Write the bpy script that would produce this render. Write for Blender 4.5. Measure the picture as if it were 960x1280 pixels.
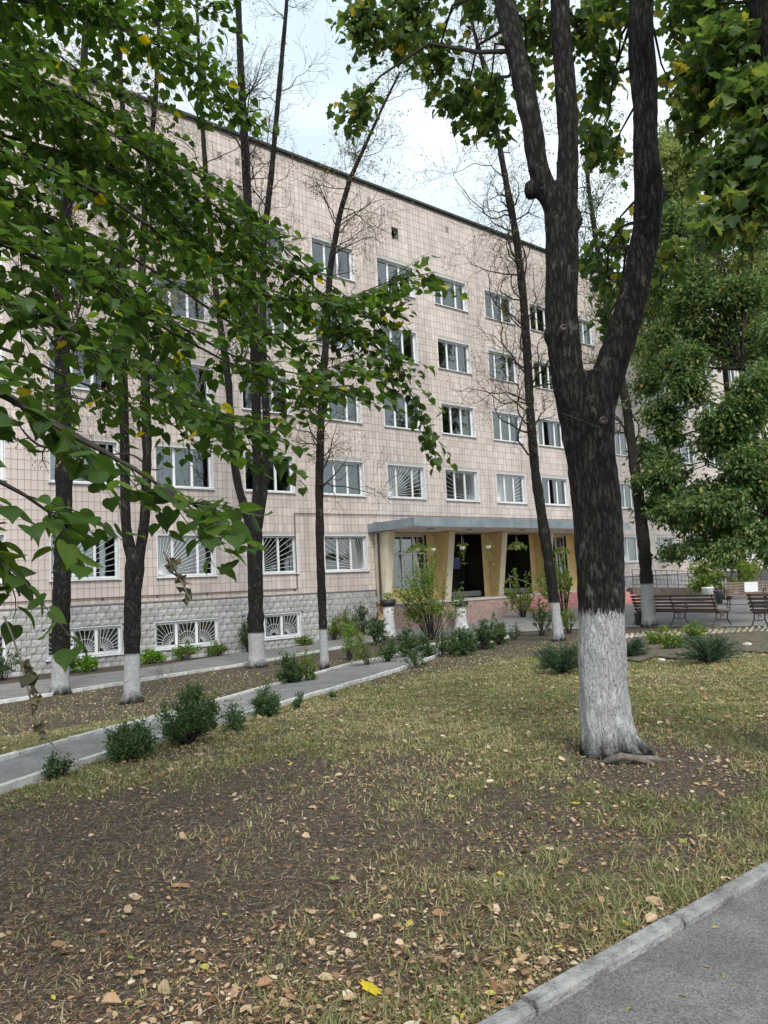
import bpy, bmesh, math, random
import numpy as np
from mathutils import Vector, Matrix

for o in list(bpy.data.objects): bpy.data.objects.remove(o)
SC = bpy.context.scene
COL = SC.collection
random.seed(7); RNG = np.random.default_rng(11)

# ------------------------------------------------------------------ camera, sky, sun, exposure
EYE, FPX, PIT, ROL = 1.6, 960.0, .0979, .0512
cam = bpy.data.objects.new('camera', bpy.data.cameras.new('camera')); COL.objects.link(cam)
cam.matrix_world = Matrix.Translation((0, 0, EYE)) @ Matrix.Rotation(math.pi/2+PIT, 4, 'X') @ Matrix.Rotation(-ROL, 4, 'Z')
cam.data.sensor_fit = 'VERTICAL'; cam.data.sensor_height = 36; cam.data.lens = 36*FPX/1280
cam.data.clip_start = .05; cam.data.clip_end = 2000
SC.camera = cam

W = bpy.data.worlds.new('World'); SC.world = W; W.use_nodes = True
nt = W.node_tree; nt.nodes.clear()
SUN_EL, SUN_AZ = math.radians(46), math.radians(162)      # azimuth from +Y clockwise
sky = nt.nodes.new('ShaderNodeTexSky'); sky.sky_type = 'NISHITA'; sky.sun_disc = False
sky.sun_elevation = SUN_EL; sky.sun_rotation = SUN_AZ
tc = nt.nodes.new('ShaderNodeTexCoord')
nz = nt.nodes.new('ShaderNodeTexNoise'); nz.inputs['Scale'].default_value = 3.2; nz.inputs['Detail'].default_value = 6; nz.inputs['Roughness'].default_value = .55
mp = nt.nodes.new('ShaderNodeMapping'); mp.inputs['Scale'].default_value = (1, 1, 2.2)
nt.links.new(tc.outputs['Generated'], mp.inputs[0]); nt.links.new(mp.outputs[0], nz.inputs['Vector'])
rp = nt.nodes.new('ShaderNodeValToRGB'); rp.color_ramp.elements[0].position = .33; rp.color_ramp.elements[1].position = .62
rp.color_ramp.elements[0].color = (4.1, 4.95, 5.4, 1); rp.color_ramp.elements[1].color = (6.2, 6.6, 6.8, 1)
nt.links.new(nz.outputs[0], rp.inputs[0])
mx = nt.nodes.new('ShaderNodeMix'); mx.data_type = 'RGBA'; mx.inputs[0].default_value = .9
nt.links.new(sky.outputs[0], mx.inputs[6]); nt.links.new(rp.outputs[0], mx.inputs[7])
bg = nt.nodes.new('ShaderNodeBackground'); bg.inputs['Strength'].default_value = .09
nt.links.new(mx.outputs[2], bg.inputs['Color'])
ow = nt.nodes.new('ShaderNodeOutputWorld'); nt.links.new(bg.outputs[0], ow.inputs[0])

sl = bpy.data.lights.new('sun', 'SUN'); sl.energy = 1.5; sl.angle = math.radians(22); sl.color = (1, .96, .9)
so = bpy.data.objects.new('sun', sl); COL.objects.link(so)
sd = Vector((math.sin(SUN_AZ)*math.cos(SUN_EL), math.cos(SUN_AZ)*math.cos(SUN_EL), math.sin(SUN_EL)))
so.rotation_euler = sd.to_track_quat('Z', 'Y').to_euler()
SC.view_settings.view_transform = 'Standard'; SC.view_settings.look = 'None'
SC.view_settings.exposure = 1.2; SC.view_settings.gamma = 1
SC.render.resolution_x = 768; SC.render.resolution_y = 1024

# ------------------------------------------------------------------ survey: where things stand
PSI, FD = .8752, 25.9175                                   # facade direction and distance
dv = np.array([math.sin(PSI), math.cos(PSI)]); nv = np.array([-math.cos(PSI), math.sin(PSI)])
def sstep(a): a = np.clip(a, 0, 1); return a*a*(3-2*a)
def terrain(x, y):
    u = x*dv[0]+y*dv[1]; v = FD-(x*nv[0]+y*nv[1])
    A = -.55+.75*sstep((u-15)/13)
    return A*sstep((21-v)/15)
def ray(px, py):
    a, b = px-480, py-640
    cr, sr = math.cos(ROL), math.sin(ROL)
    X, Y = cr*a-sr*b, sr*a+cr*b
    c, s = math.cos(PIT), math.sin(PIT)
    return np.array([X/FPX, c+s*Y/FPX, s-c*Y/FPX])
def gp(px, py, lift=0):                                    # a point of the terrain
    r = ray(px, py); z = 0.0
    for _ in range(12):
        t = (z-EYE)/r[2]; z = .5*z+.5*(float(terrain(r[0]*t, r[1]*t))+lift)
    t = (z-EYE)/r[2]
    return np.array([r[0]*t, r[1]*t, z])
def yp(px, py, y):                                         # a point at depth y
    r = ray(px, py); p = r*(y/r[1]); p[2] += EYE
    return p
def fw(u, v, z):
    q = nv*(FD-v)+u*dv
    return np.array([q[0], q[1], z])
def uv(p): return float(p[0]*dv[0]+p[1]*dv[1]), float(FD-(p[0]*nv[0]+p[1]*nv[1]))

# ------------------------------------------------------------------ noise (numpy)
_perm = np.random.default_rng(3).random((64, 64))
def vnoise(x, y):
    xi, yi = np.floor(x).astype(int), np.floor(y).astype(int)
    fx, fy = sstep(x-xi), sstep(y-yi)
    g = lambda a, b: _perm[a % 64, b % 64]
    return (g(xi, yi)*(1-fx)+g(xi+1, yi)*fx)*(1-fy)+(g(xi, yi+1)*(1-fx)+g(xi+1, yi+1)*fx)*fy
def fbm(x, y, o=4):
    s = 0; a = .5; n = 0
    for i in range(o):
        s = s+a*vnoise(x*2**i+17*i, y*2**i+31*i); n += a; a *= .5
    return s/n

# ------------------------------------------------------------------ mesh helpers
def unit(a): a = np.asarray(a, float); return a/(np.linalg.norm(a, axis=-1, keepdims=True)+1e-9)
class MB:
    def __init__(s): s.v = []; s.f = []; s.n = 0
    def add(s, v, f):
        v = np.asarray(v, float); s.v.append(v); n = s.n
        s.f += [tuple(i+n for i in q) for q in f]; s.n += len(v)
    def box(s, x0, x1, y0, y1, z0, z1, M=None):
        v = np.array([(x, y, z) for x in (x0, x1) for y in (y0, y1) for z in (z0, z1)], float)
        if M is not None: v = v@np.array(M.to_3x3()).T+np.array(M.translation)
        s.add(v, [(0, 1, 3, 2), (4, 6, 7, 5), (0, 4, 5, 1), (2, 3, 7, 6), (0, 2, 6, 4), (1, 5, 7, 3)])
    def quad(s, a, b, c, d): s.add([a, b, c, d], [(0, 1, 2, 3)])
    def tube(s, pts, rad, sides=6, cap=True):
        P = np.asarray(pts, float); k = len(P)
        R = np.broadcast_to(np.asarray(rad, float), (k,))
        T = np.gradient(P, axis=0); T = unit(T)
        ref = np.array([0, 0, 1.]) if abs(T[0][2]) < .9 else np.array([1., 0, 0])
        A = unit(np.cross(T, ref)); B = np.cross(T, A)
        for i in range(1, k):
            a = A[i-1]-T[i]*np.dot(A[i-1], T[i]); A[i] = a/(np.linalg.norm(a)+1e-9); B[i] = np.cross(T[i], A[i])
        th = np.arange(sides)*2*math.pi/sides
        V = P[:, None]+R[:, None, None]*(np.cos(th)[None, :, None]*A[:, None]+np.sin(th)[None, :, None]*B[:, None])
        f = []
        for i in range(k-1):
            for j in range(sides):
                j2 = (j+1) % sides
                f.append((i*sides+j, i*sides+j2, (i+1)*sides+j2, (i+1)*sides+j))
        if cap: f.append(tuple(range(sides))[::-1]); f.append(tuple((k-1)*sides+j for j in range(sides)))
        s.add(V.reshape(-1, 3), f)
    def lathe(s, prof, n=16, c=(0, 0, 0)):
        v = [(c[0]+r*math.cos(2*math.pi*j/n), c[1]+r*math.sin(2*math.pi*j/n), c[2]+z) for r, z in prof for j in range(n)]
        f = [(i*n+j, i*n+(j+1) % n, (i+1)*n+(j+1) % n, (i+1)*n+j) for i in range(len(prof)-1) for j in range(n)]
        f.append(tuple(range(n))[::-1]); f.append(tuple((len(prof)-1)*n+j for j in range(n)))
        s.add(v, f)
    def mesh(s, name, mat, off=None, smooth=False):
        me = bpy.data.meshes.new(name)
        v = np.concatenate(s.v) if s.v else np.zeros((0, 3))
        if off is not None: v = v-np.asarray(off)
        me.from_pydata(v.tolist(), [], s.f); me.materials.append(mat)
        if smooth: me.polygons.foreach_set('use_smooth', [True]*len(me.polygons))
        me.update(); return me
def link(name, me, parent=None, loc=None):
    o = bpy.data.objects.new(name, me); COL.objects.link(o)
    if parent: o.parent = parent
    if loc is not None: o.location = loc
    return o
def tag(o, label=None, cat=None, group=None, kind=None):
    for k, v in (('label', label), ('category', cat), ('group', group), ('kind', kind)):
        if v: o[k] = v
    return o
def thing(name, loc, label, cat, group=None, rotz=0):
    o = bpy.data.objects.new(name, None); COL.objects.link(o); o.location = loc; o.rotation_euler = (0, 0, rotz)
    o.empty_display_size = .2
    return tag(o, label, cat, group)
def part(name, mb, mat, root, off=None, smooth=False):
    return link(name, mb.mesh(name, mat, off, smooth), root)
def trimesh(name, V, Fc, mat, tint=None, off=None):
    V = np.asarray(V, float)
    if off is not None: V = V-np.asarray(off)
    me = bpy.data.meshes.new(name); k = Fc.shape[1]
    me.vertices.add(len(V)); me.vertices.foreach_set('co', V.ravel())
    me.loops.add(Fc.size); me.loops.foreach_set('vertex_index', Fc.ravel().astype(np.int32))
    me.polygons.add(len(Fc)); me.polygons.foreach_set('loop_start', np.arange(0, Fc.size, k, dtype=np.int32))
    me.update(calc_edges=True)
    if tint is not None:
        a = me.attributes.new('tint', 'FLOAT', 'POINT'); a.data.foreach_set('value', np.asarray(tint, np.float32))
    me.shade_flat(); me.materials.append(mat); return me

# ------------------------------------------------------------------ materials
def mat_new(name):
    m = bpy.data.materials.new(name); m.use_nodes = True
    return m, m.node_tree.nodes, m.node_tree.links, m.node_tree.nodes['Principled BSDF']
def noise_mat(name, c1, c2, scale=8, rough=.8, bump=0, bscale=60, detail=5, stretch=(1, 1, 1), c3=None, spec=.3, lo=.35, hi=.68, bdist=.02, metal=0, rnd=0, island=0, speck=0, streak=0):
    m, N, L, P = mat_new(name)
    t = N.new('ShaderNodeTexCoord'); mpn = N.new('ShaderNodeMapping'); mpn.inputs['Scale'].default_value = stretch
    L.new(t.outputs['Object'], mpn.inputs[0])
    n = N.new('ShaderNodeTexNoise'); n.inputs['Scale'].default_value = scale; n.inputs['Detail'].default_value = detail; n.inputs['Roughness'].default_value = .6
    L.new(mpn.outputs[0], n.inputs['Vector'])
    r = N.new('ShaderNodeValToRGB'); e = r.color_ramp.elements
    e[0].position = lo; e[0].color = (*c1, 1); e[1].position = hi; e[1].color = (*c2, 1)
    if c3: q = e.new((lo+hi)/2); q.color = (*c3, 1)
    L.new(n.outputs[0], r.inputs[0])
    src = r.outputs[0]
    if rnd:
        oi = N.new('ShaderNodeObjectInfo'); mr = N.new('ShaderNodeMapRange')
        mr.inputs['To Min'].default_value = 1-rnd; mr.inputs['To Max'].default_value = 1+rnd*.5
        L.new(oi.outputs['Random'], mr.inputs[0])
        hs = N.new('ShaderNodeHueSaturation'); L.new(src, hs.inputs['Color']); L.new(mr.outputs[0], hs.inputs['Value']); src = hs.outputs[0]
    if island:
        ge = N.new('ShaderNodeNewGeometry'); mr = N.new('ShaderNodeMapRange')
        mr.inputs['To Min'].default_value = 1-island*.75; mr.inputs['To Max'].default_value = 1+island*.4
        L.new(ge.outputs['Random Per Island'], mr.inputs[0])
        hs = N.new('ShaderNodeHueSaturation'); L.new(src, hs.inputs['Color']); L.new(mr.outputs[0], hs.inputs['Value']); src = hs.outputs[0]
    if streak:
        sm_ = N.new('ShaderNodeMapping'); sm_.inputs['Scale'].default_value = (2.6, 1, .10); L.new(t.outputs['Object'], sm_.inputs[0])
        sn = N.new('ShaderNodeTexNoise'); sn.inputs['Scale'].default_value = 1.5; sn.inputs['Detail'].default_value = 7; sn.inputs['Roughness'].default_value = .65; L.new(sm_.outputs[0], sn.inputs['Vector'])
        mr = N.new('ShaderNodeMapRange'); mr.inputs['From Min'].default_value = .35; mr.inputs['From Max'].default_value = .6; mr.inputs['To Min'].default_value = 1-streak; mr.inputs['To Max'].default_value = 1.03
        L.new(sn.outputs[0], mr.inputs[0]); hs = N.new('ShaderNodeHueSaturation'); L.new(src, hs.inputs['Color']); L.new(mr.outputs[0], hs.inputs['Value']); src = hs.outputs[0]
    if speck:
        vo = N.new('ShaderNodeTexVoronoi'); vo.inputs['Scale'].default_value = speck; L.new(t.outputs['Object'], vo.inputs['Vector'])
        sx_ = N.new('ShaderNodeSeparateColor'); L.new(vo.outputs['Color'], sx_.inputs[0]); mr = N.new('ShaderNodeMapRange'); mr.inputs['To Min'].default_value = .62; mr.inputs['To Max'].default_value = 1.45
        L.new(sx_.outputs[0], mr.inputs[0]); hs = N.new('ShaderNodeHueSaturation'); L.new(src, hs.inputs['Color']); L.new(mr.outputs[0], hs.inputs['Value']); src = hs.outputs[0]
    L.new(src, P.inputs['Base Color'])
    P.inputs['Roughness'].default_value = rough; P.inputs['Specular IOR Level'].default_value = spec; P.inputs['Metallic'].default_value = metal
    if bump:
        n2 = N.new('ShaderNodeTexNoise'); n2.inputs['Scale'].default_value = bscale; n2.inputs['Detail'].default_value = 6
        L.new(mpn.outputs[0], n2.inputs['Vector'])
        b = N.new('ShaderNodeBump'); b.inputs['Strength'].default_value = bump; b.inputs['Distance'].default_value = bdist
        L.new(n2.outputs[0], b.inputs['Height']); L.new(b.outputs[0], P.inputs['Normal'])
    return m
def leaf_mat(name, stops, rough=.45, trans=.35, spec=.35):
    m, N, L, P = mat_new(name)
    a = N.new('ShaderNodeAttribute'); a.attribute_name = 'tint'
    r = N.new('ShaderNodeValToRGB'); e = r.color_ramp.elements
    e[0].position = stops[0][0]; e[0].color = (*stops[0][1], 1); e[1].position = stops[-1][0]; e[1].color = (*stops[-1][1], 1)
    for p, c in stops[1:-1]: q = e.new(p); q.color = (*c, 1)
    tcn = N.new('ShaderNodeTexCoord'); nn = N.new('ShaderNodeTexNoise'); nn.inputs['Scale'].default_value = 38; nn.inputs['Detail'].default_value = 4; L.new(tcn.outputs['Object'], nn.inputs['Vector'])
    ma = N.new('ShaderNodeMath'); ma.operation = 'MULTIPLY_ADD'; L.new(nn.outputs[0], ma.inputs[0]); ma.inputs[1].default_value = .16; ma.inputs[2].default_value = -.08
    ad = N.new('ShaderNodeMath'); ad.operation = 'ADD'; L.new(a.outputs['Fac'], ad.inputs[0]); L.new(ma.outputs[0], ad.inputs[1])
    L.new(ad.outputs[0], r.inputs[0]); L.new(r.outputs[0], P.inputs['Base Color'])
    P.inputs['Roughness'].default_value = rough; P.inputs['Specular IOR Level'].default_value = spec
    tr = N.new('ShaderNodeBsdfTranslucent'); hs = N.new('ShaderNodeHueSaturation'); hs.inputs['Value'].default_value = 1.5; hs.inputs['Saturation'].default_value = 1.1; hs.inputs['Hue'].default_value = .49
    L.new(r.outputs[0], hs.inputs['Color']); L.new(hs.outputs[0], tr.inputs[0])
    ms = N.new('ShaderNodeMixShader'); ms.inputs[0].default_value = trans
    L.new(P.outputs[0], ms.inputs[1]); L.new(tr.outputs[0], ms.inputs[2]); L.new(ms.outputs[0], N['Material Output'].inputs[0])
    return m
def bark_mat(name, dark, light, paint_z=None, scale=1.0, lichen=.5, root_z=0.0, pedge=.06):
    m, N, L, P = mat_new(name)
    t = N.new('ShaderNodeTexCoord')
    mpn = N.new('ShaderNodeMapping'); mpn.inputs['Scale'].default_value = (24*scale, 24*scale, 6*scale); L.new(t.outputs['Object'], mpn.inputs[0])
    n = N.new('ShaderNodeTexNoise'); n.inputs['Scale'].default_value = 2.4; n.inputs['Detail'].default_value = 7; n.inputs['Roughness'].default_value = .62; n.inputs['Distortion'].default_value = .5
    L.new(mpn.outputs[0], n.inputs['Vector'])
    r = N.new('ShaderNodeValToRGB'); e = r.color_ramp.elements
    e[0].position = .38; e[0].color = (*dark, 1); e[1].position = .68; e[1].color = (*light, 1)
    vm = N.new('ShaderNodeMapping'); vm.inputs['Scale'].default_value = (15*scale, 15*scale, 3.4*scale); L.new(t.outputs['Object'], vm.inputs[0])
    va = N.new('ShaderNodeMix'); va.data_type = 'RGBA'; va.inputs[0].default_value = .12; L.new(vm.outputs[0], va.inputs[6]); L.new(n.outputs['Color'], va.inputs[7]); va.blend_type = 'ADD'; va.inputs[0].default_value = .9
    vo = N.new('ShaderNodeTexVoronoi'); vo.feature = 'DISTANCE_TO_EDGE'; vo.inputs['Scale'].default_value = 1.5; L.new(va.outputs[2], vo.inputs['Vector'])
    vr = N.new('ShaderNodeMapRange'); vr.inputs['From Max'].default_value = .22; L.new(vo.outputs['Distance'], vr.inputs[0])
    hm = N.new('ShaderNodeMath'); hm.operation = 'MULTIPLY_ADD'; L.new(vr.outputs[0], hm.inputs[0]); hm.inputs[1].default_value = .34; L.new(n.outputs[0], hm.inputs[2])
    hs_ = N.new('ShaderNodeMath'); hs_.operation = 'SUBTRACT'; L.new(hm.outputs[0], hs_.inputs[0]); hs_.inputs[1].default_value = .22
    L.new(hs_.outputs[0], r.inputs[0])
    n3 = N.new('ShaderNodeTexNoise'); n3.inputs['Scale'].default_value = 5.0; n3.inputs['Detail'].default_value = 8; n3.inputs['Roughness'].default_value = .7
    m3 = N.new('ShaderNodeMapping'); m3.inputs['Scale'].default_value = (1.5, 1.5, .8); L.new(t.outputs['Object'], m3.inputs[0]); L.new(m3.outputs[0], n3.inputs['Vector'])
    r3 = N.new('ShaderNodeValToRGB'); r3.color_ramp.elements[0].position = .57; r3.color_ramp.elements[1].position = .70
    r3.color_ramp.elements[1].color = (lichen, lichen, lichen, 1)
    L.new(n3.outputs[0], r3.inputs[0])
    mxl = N.new('ShaderNodeMix'); mxl.data_type = 'RGBA'; L.new(r3.outputs[0], mxl.inputs[0]); L.new(r.outputs[0], mxl.inputs[6]); mxl.inputs[7].default_value = (.22, .215, .20, 1)
    col = mxl.outputs[2]
    if paint_z:
        sx = N.new('ShaderNodeSeparateXYZ'); L.new(t.outputs['Object'], sx.inputs[0])
        # ragged upper edge of the limewash: finger-like along the bark ridges
        ma = N.new('ShaderNodeMath'); ma.operation = 'MULTIPLY_ADD'; L.new(n.outputs[0], ma.inputs[0]); ma.inputs[1].default_value = -pedge*4.5; L.new(sx.outputs[2], ma.inputs[2])
        lt = N.new('ShaderNodeMapRange'); lt.inputs['From Min'].default_value = paint_z-pedge*2.25-.025; lt.inputs['From Max'].default_value = paint_z-pedge*2.25+.025
        lt.inputs['To Min'].default_value = 1; lt.inputs['To Max'].default_value = 0; L.new(ma.outputs[0], lt.inputs[0])
        # thin coat: the fissures stay bare
        r4 = N.new('ShaderNodeValToRGB'); r4.color_ramp.elements[0].position = .37; r4.color_ramp.elements[1].position = .46
        r4.color_ramp.elements[0].color = (.3, .3, .3, 1)
        m6 = N.new('ShaderNodeMapping'); m6.inputs['Scale'].default_value = (60, 60, 20); L.new(t.outputs['Object'], m6.inputs[0])
        n6 = N.new('ShaderNodeTexNoise'); n6.inputs['Scale'].default_value = 1.6; n6.inputs['Detail'].default_value = 4; n6.inputs['Roughness'].default_value = .6; L.new(m6.outputs[0], n6.inputs['Vector'])
        L.new(n6.outputs[0], r4.inputs[0])
        # mud splash near the ground
        n5 = N.new('ShaderNodeMath'); n5.operation = 'MULTIPLY_ADD'; L.new(n3.outputs[0], n5.inputs[0]); n5.inputs[1].default_value = -.5; L.new(sx.outputs[2], n5.inputs[2])
        lo = N.new('ShaderNodeMapRange'); lo.inputs['From Min'].default_value = -.22; lo.inputs['From Max'].default_value = .0; L.new(n5.outputs[0], lo.inputs[0])
        mu = N.new('ShaderNodeMath'); mu.operation = 'MULTIPLY'; L.new(lt.outputs[0], mu.inputs[0]); L.new(r4.outputs[0], mu.inputs[1])
        mu2 = N.new('ShaderNodeMath'); mu2.operation = 'MULTIPLY'; L.new(mu.outputs[0], mu2.inputs[0]); L.new(lo.outputs[0], mu2.inputs[1])
        mp2 = N.new('ShaderNodeMix'); mp2.data_type = 'RGBA'; L.new(mu2.outputs[0], mp2.inputs[0]); L.new(col, mp2.inputs[6]); mp2.inputs[7].default_value = (.50, .505, .51, 1)
        col = mp2.outputs[2]
    L.new(col, P.inputs['Base Color']); P.inputs['Roughness'].default_value = .9; P.inputs['Specular IOR Level'].default_value = .15
    b = N.new('ShaderNodeBump'); b.inputs['Strength'].default_value = 1; b.inputs['Distance'].default_value = .03
    L.new(hs_.outputs[0], b.inputs['Height']); L.new(b.outputs[0], P.inputs['Normal'])
    return m
def flat_mat(name, c, rough=.5, spec=.4, metal=0): return noise_mat(name, tuple(x*.9 for x in c), tuple(min(1, x*1.06) for x in c), 6, rough, spec=spec, metal=metal)

M = {}
M['tile'] = noise_mat('facade_tile', (.49, .42, .39), (.66, .575, .54), .55, .45, bump=.12, bscale=90, c3=(.595, .51, .475), spec=.4, rnd=.02, detail=10, stretch=(1, 1, .28), island=.18, streak=.16)
M['grout'] = noise_mat('tile_grout', (.19, .17, .16), (.28, .255, .24), 3, .95)
M['block'] = noise_mat('split_block', (.32, .315, .31), (.50, .495, .485), 7, .9, bump=.8, bscale=30, rnd=.16, bdist=.03, island=.2)
M['mortar'] = noise_mat('block_mortar', (.06, .06, .065), (.1, .1, .1), 9, .95)
M['white'] = noise_mat('white_paint', (.68, .69, .71), (.8, .81, .83), 3, .4, spec=.5)
M['plaster'] = noise_mat('white_plaster', (.62, .63, .65), (.76, .77, .78), 5, .8)
M['lintel'] = noise_mat('lintel_concrete', (.36, .34, .33), (.48, .45, .43), 6, .9)
M['sill'] = flat_mat('sill_metal', (.66, .68, .7), .35)
M['coping'] = flat_mat('coping_metal', (.035, .04, .04), .5)
M['roof'] = flat_mat('roof_felt', (.06, .06, .06), .95)
M['room'] = flat_mat('room_wall', (.26, .275, .27), .9)
M['slab'] = flat_mat('floor_slab', (.25, .25, .24), .9)
M['yellow'] = noise_mat('yellow_stucco', (.66, .48, .23), (.76, .58, .31), 2.2, .75, bump=.15, bscale=120, c3=(.72, .54, .27))
M['cream'] = noise_mat('cream_stucco', (.66, .58, .44), (.76, .68, .53), 3, .8)
M['fascia'] = noise_mat('fascia_metal', (.19, .23, .26), (.29, .33, .36), 2.5, .5, c3=(.23, .28, .31))
M['soffit'] = noise_mat('soffit_paint', (.60, .54, .50), (.70, .64, .60), 2, .8)
M['door'] = flat_mat('shade_painted_door', (.018, .014, .012), .35)  # near-black: darkness of the unlit doorway interior is put into the colour
M['blue_board'] = flat_mat('blue_board', (.02, .03, .16), .4)
M['redtile'] = noise_mat('red_paving', (.42, .19, .17), (.52, .27, .25), 4, .7)
M['mosaic'] = noise_mat('mosaic_face', (.26, .15, .13), (.44, .36, .33), 26, .7, lo=.42, hi=.6)
M['copingstone'] = flat_mat('coping_stone', (.48, .46, .44), .8)
M['pipe'] = flat_mat('painted_pipe', (.13, .075, .06), .6)
M['drain'] = flat_mat('drainpipe_paint', (.06, .045, .04), .6)
M['asphalt'] = noise_mat('asphalt', (.10, .098, .098), (.185, .18, .178), 3.5, .92, bump=.8, bscale=190, detail=15, c3=(.135, .131, .13), bdist=.006, lo=.28, hi=.72, speck=150)
M['asphalt_pale'] = noise_mat('asphalt_pale', (.145, .142, .14), (.22, .216, .212), 1.7, .9, bump=.4, bscale=140, detail=10, bdist=.006, speck=90)
M['curb'] = noise_mat('curb_limewash', (.085, .08, .075), (.29, .29, .28), 9, .9, bump=.8, bscale=50, c3=(.20, .20, .195), lo=.30, hi=.6, rnd=.2)
M['iron'] = flat_mat('cast_iron', (.012, .012, .013), .45)
M['slatdark'] = noise_mat('dark_slat', (.06, .035, .03), (.12, .07, .06), 5, .5, stretch=(1, 8, 8))
M['slatedge'] = noise_mat('weathered_slat', (.30, .23, .19), (.48, .38, .32), 5, .7, stretch=(1, 8, 8), rnd=.15)
M['paper'] = flat_mat('paper', (.8, .82, .85), .7)
M['concrete'] = noise_mat('limewashed_concrete', (.42, .42, .42), (.62, .62, .62), 5, .9, bump=.4, bscale=40)
M['bowl'] = flat_mat('black_bowl', (.02, .02, .02), .5)
M['binmetal'] = flat_mat('bin_metal', (.07, .075, .08), .5)
M['rail'] = flat_mat('rail_paint', (.05, .05, .055), .5)
M['rampside'] = noise_mat('ramp_side', (.10, .075, .065), (.16, .12, .10), 4, .9)
M['brick'] = noise_mat('border_brick', (.34, .29, .25), (.58, .55, .51), 9, .9, c3=(.48, .43, .38), rnd=.3)
M['soil'] = noise_mat('bed_soil', (.05, .042, .034), (.17, .15, .10), 7, .95, bump=1, bscale=30, bdist=.03, detail=10)
M['basket'] = flat_mat('basket_plastic', (.62, .6, .56), .5)
M['wire'] = flat_mat('wire', (.3, .3, .3), .4, metal=.7)
M['stone'] = noise_mat('pale_stone', (.36, .34, .3), (.6, .58, .54), 9, .9)
M['twig'] = noise_mat('twig_bark', (.022, .018, .016), (.05, .042, .036), 20, .9)
M['twig_pale'] = noise_mat('pale_twig', (.10, .085, .075), (.17, .15, .13), 20, .9)
for nm, c in (('curtain_white', (.62, .63, .62)), ('curtain_cream', (.52, .48, .36)), ('curtain_pink', (.42, .16, .30)), ('curtain_blue', (.35, .42, .62)), ('curtain_green', (.28, .34, .30))):
    M[nm] = noise_mat(nm, tuple(x*.85 for x in c), c, 4, .9)
def glass():
    m, N, L, P = mat_new('window_glass')
    N.remove(P)
    tr = N.new('ShaderNodeBsdfTransparent'); tr.inputs[0].default_value = (.6, .66, .67, 1)
    gl = N.new('ShaderNodeBsdfGlossy'); gl.inputs['Roughness'].default_value = .03; gl.inputs[0].default_value = (.9, .95, .95, 1)
    fr = N.new('ShaderNodeFresnel'); fr.inputs[0].default_value = 2.5
    ms = N.new('ShaderNodeMixShader'); L.new(fr.outputs[0], ms.inputs[0]); L.new(tr.outputs[0], ms.inputs[1]); L.new(gl.outputs[0], ms.inputs[2])
    L.new(ms.outputs[0], N['Material Output'].inputs[0]); return m
M['glass'] = glass()
GREENS = [(.0, (.020, .050, .014)), (.45, (.036, .085, .022)), (.8, (.065, .13, .032)), (.93, (.13, .17, .03)), (1, (.42, .33, .03))]
M['linden'] = leaf_mat('linden_leaf', [(0, (.028, .060, .013)), (.4, (.055, .108, .020)), (.75, (.105, .175, .030)), (.93, (.16, .23, .04)), (.975, (.40, .34, .03)), (1, (.46, .36, .04))], .45, .5)
M['maple'] = leaf_mat('maple_leaf', [(0, (.034, .064, .018)), (.6, (.072, .125, .030)), (.9, (.14, .20, .045)), (.975, (.24, .24, .05)), (1, (.42, .30, .05))], .5, .52)
M['backtree'] = leaf_mat('back_tree_leaf', [(0, (.042, .085, .028)), (.5, (.088, .155, .050)), (.85, (.165, .24, .075)), (.965, (.25, .27, .08)), (1, (.36, .29, .07))], .5, .4)
M['paletree'] = leaf_mat('pale_tree_leaf', [(0, (.12, .17, .06)), (.6, (.21, .27, .09)), (1, (.34, .37, .13))], .5, .45)
M['autumn'] = leaf_mat('autumn_leaf', [(0, (.12, .15, .04)), (.35, (.24, .23, .06)), (.7, (.40, .31, .08)), (1, (.34, .19, .07))], .6, .4)
M['box'] = leaf_mat('boxwood_leaf', [(0, (.035, .07, .028)), (.6, (.075, .13, .048)), (1, (.16, .22, .08))], .5, .35)
M['spirea'] = leaf_mat('light_shrub_leaf', [(0, (.06, .12, .03)), (.5, (.14, .22, .045)), (.9, (.26, .32, .07)), (1, (.4, .38, .10))], .5, .45)
M['juniper'] = leaf_mat('juniper_needle', [(0, (.020, .05, .026)), (.6, (.042, .085, .042)), (1, (.08, .13, .06))], .6, .15)
M['grass'] = leaf_mat('grass_blade', [(0, (.07, .115, .032)), (.35, (.14, .18, .055)), (.6, (.25, .245, .10)), (.8, (.36, .32, .17)), (1, (.46, .40, .26))], .6, .3)
M['litter'] = leaf_mat('fallen_leaf', [(0, (.08, .05, .034)), (.3, (.23, .13, .07)), (.55, (.38, .235, .13)), (.8, (.50, .385, .26)), (.9, (.60, .53, .42)), (.95, (.45, .38, .06)), (1, (.20, .26, .06))], .7, .15)
M['wither'] = leaf_mat('withered_leaf', [(0, (.06, .06, .035)), (1, (.16, .13, .08))], .8, .2)
M['lime_leaf'] = leaf_mat('lime_green_leaf', [(0, (.08, .18, .03)), (1, (.22, .38, .05))], .5, .35)

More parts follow.
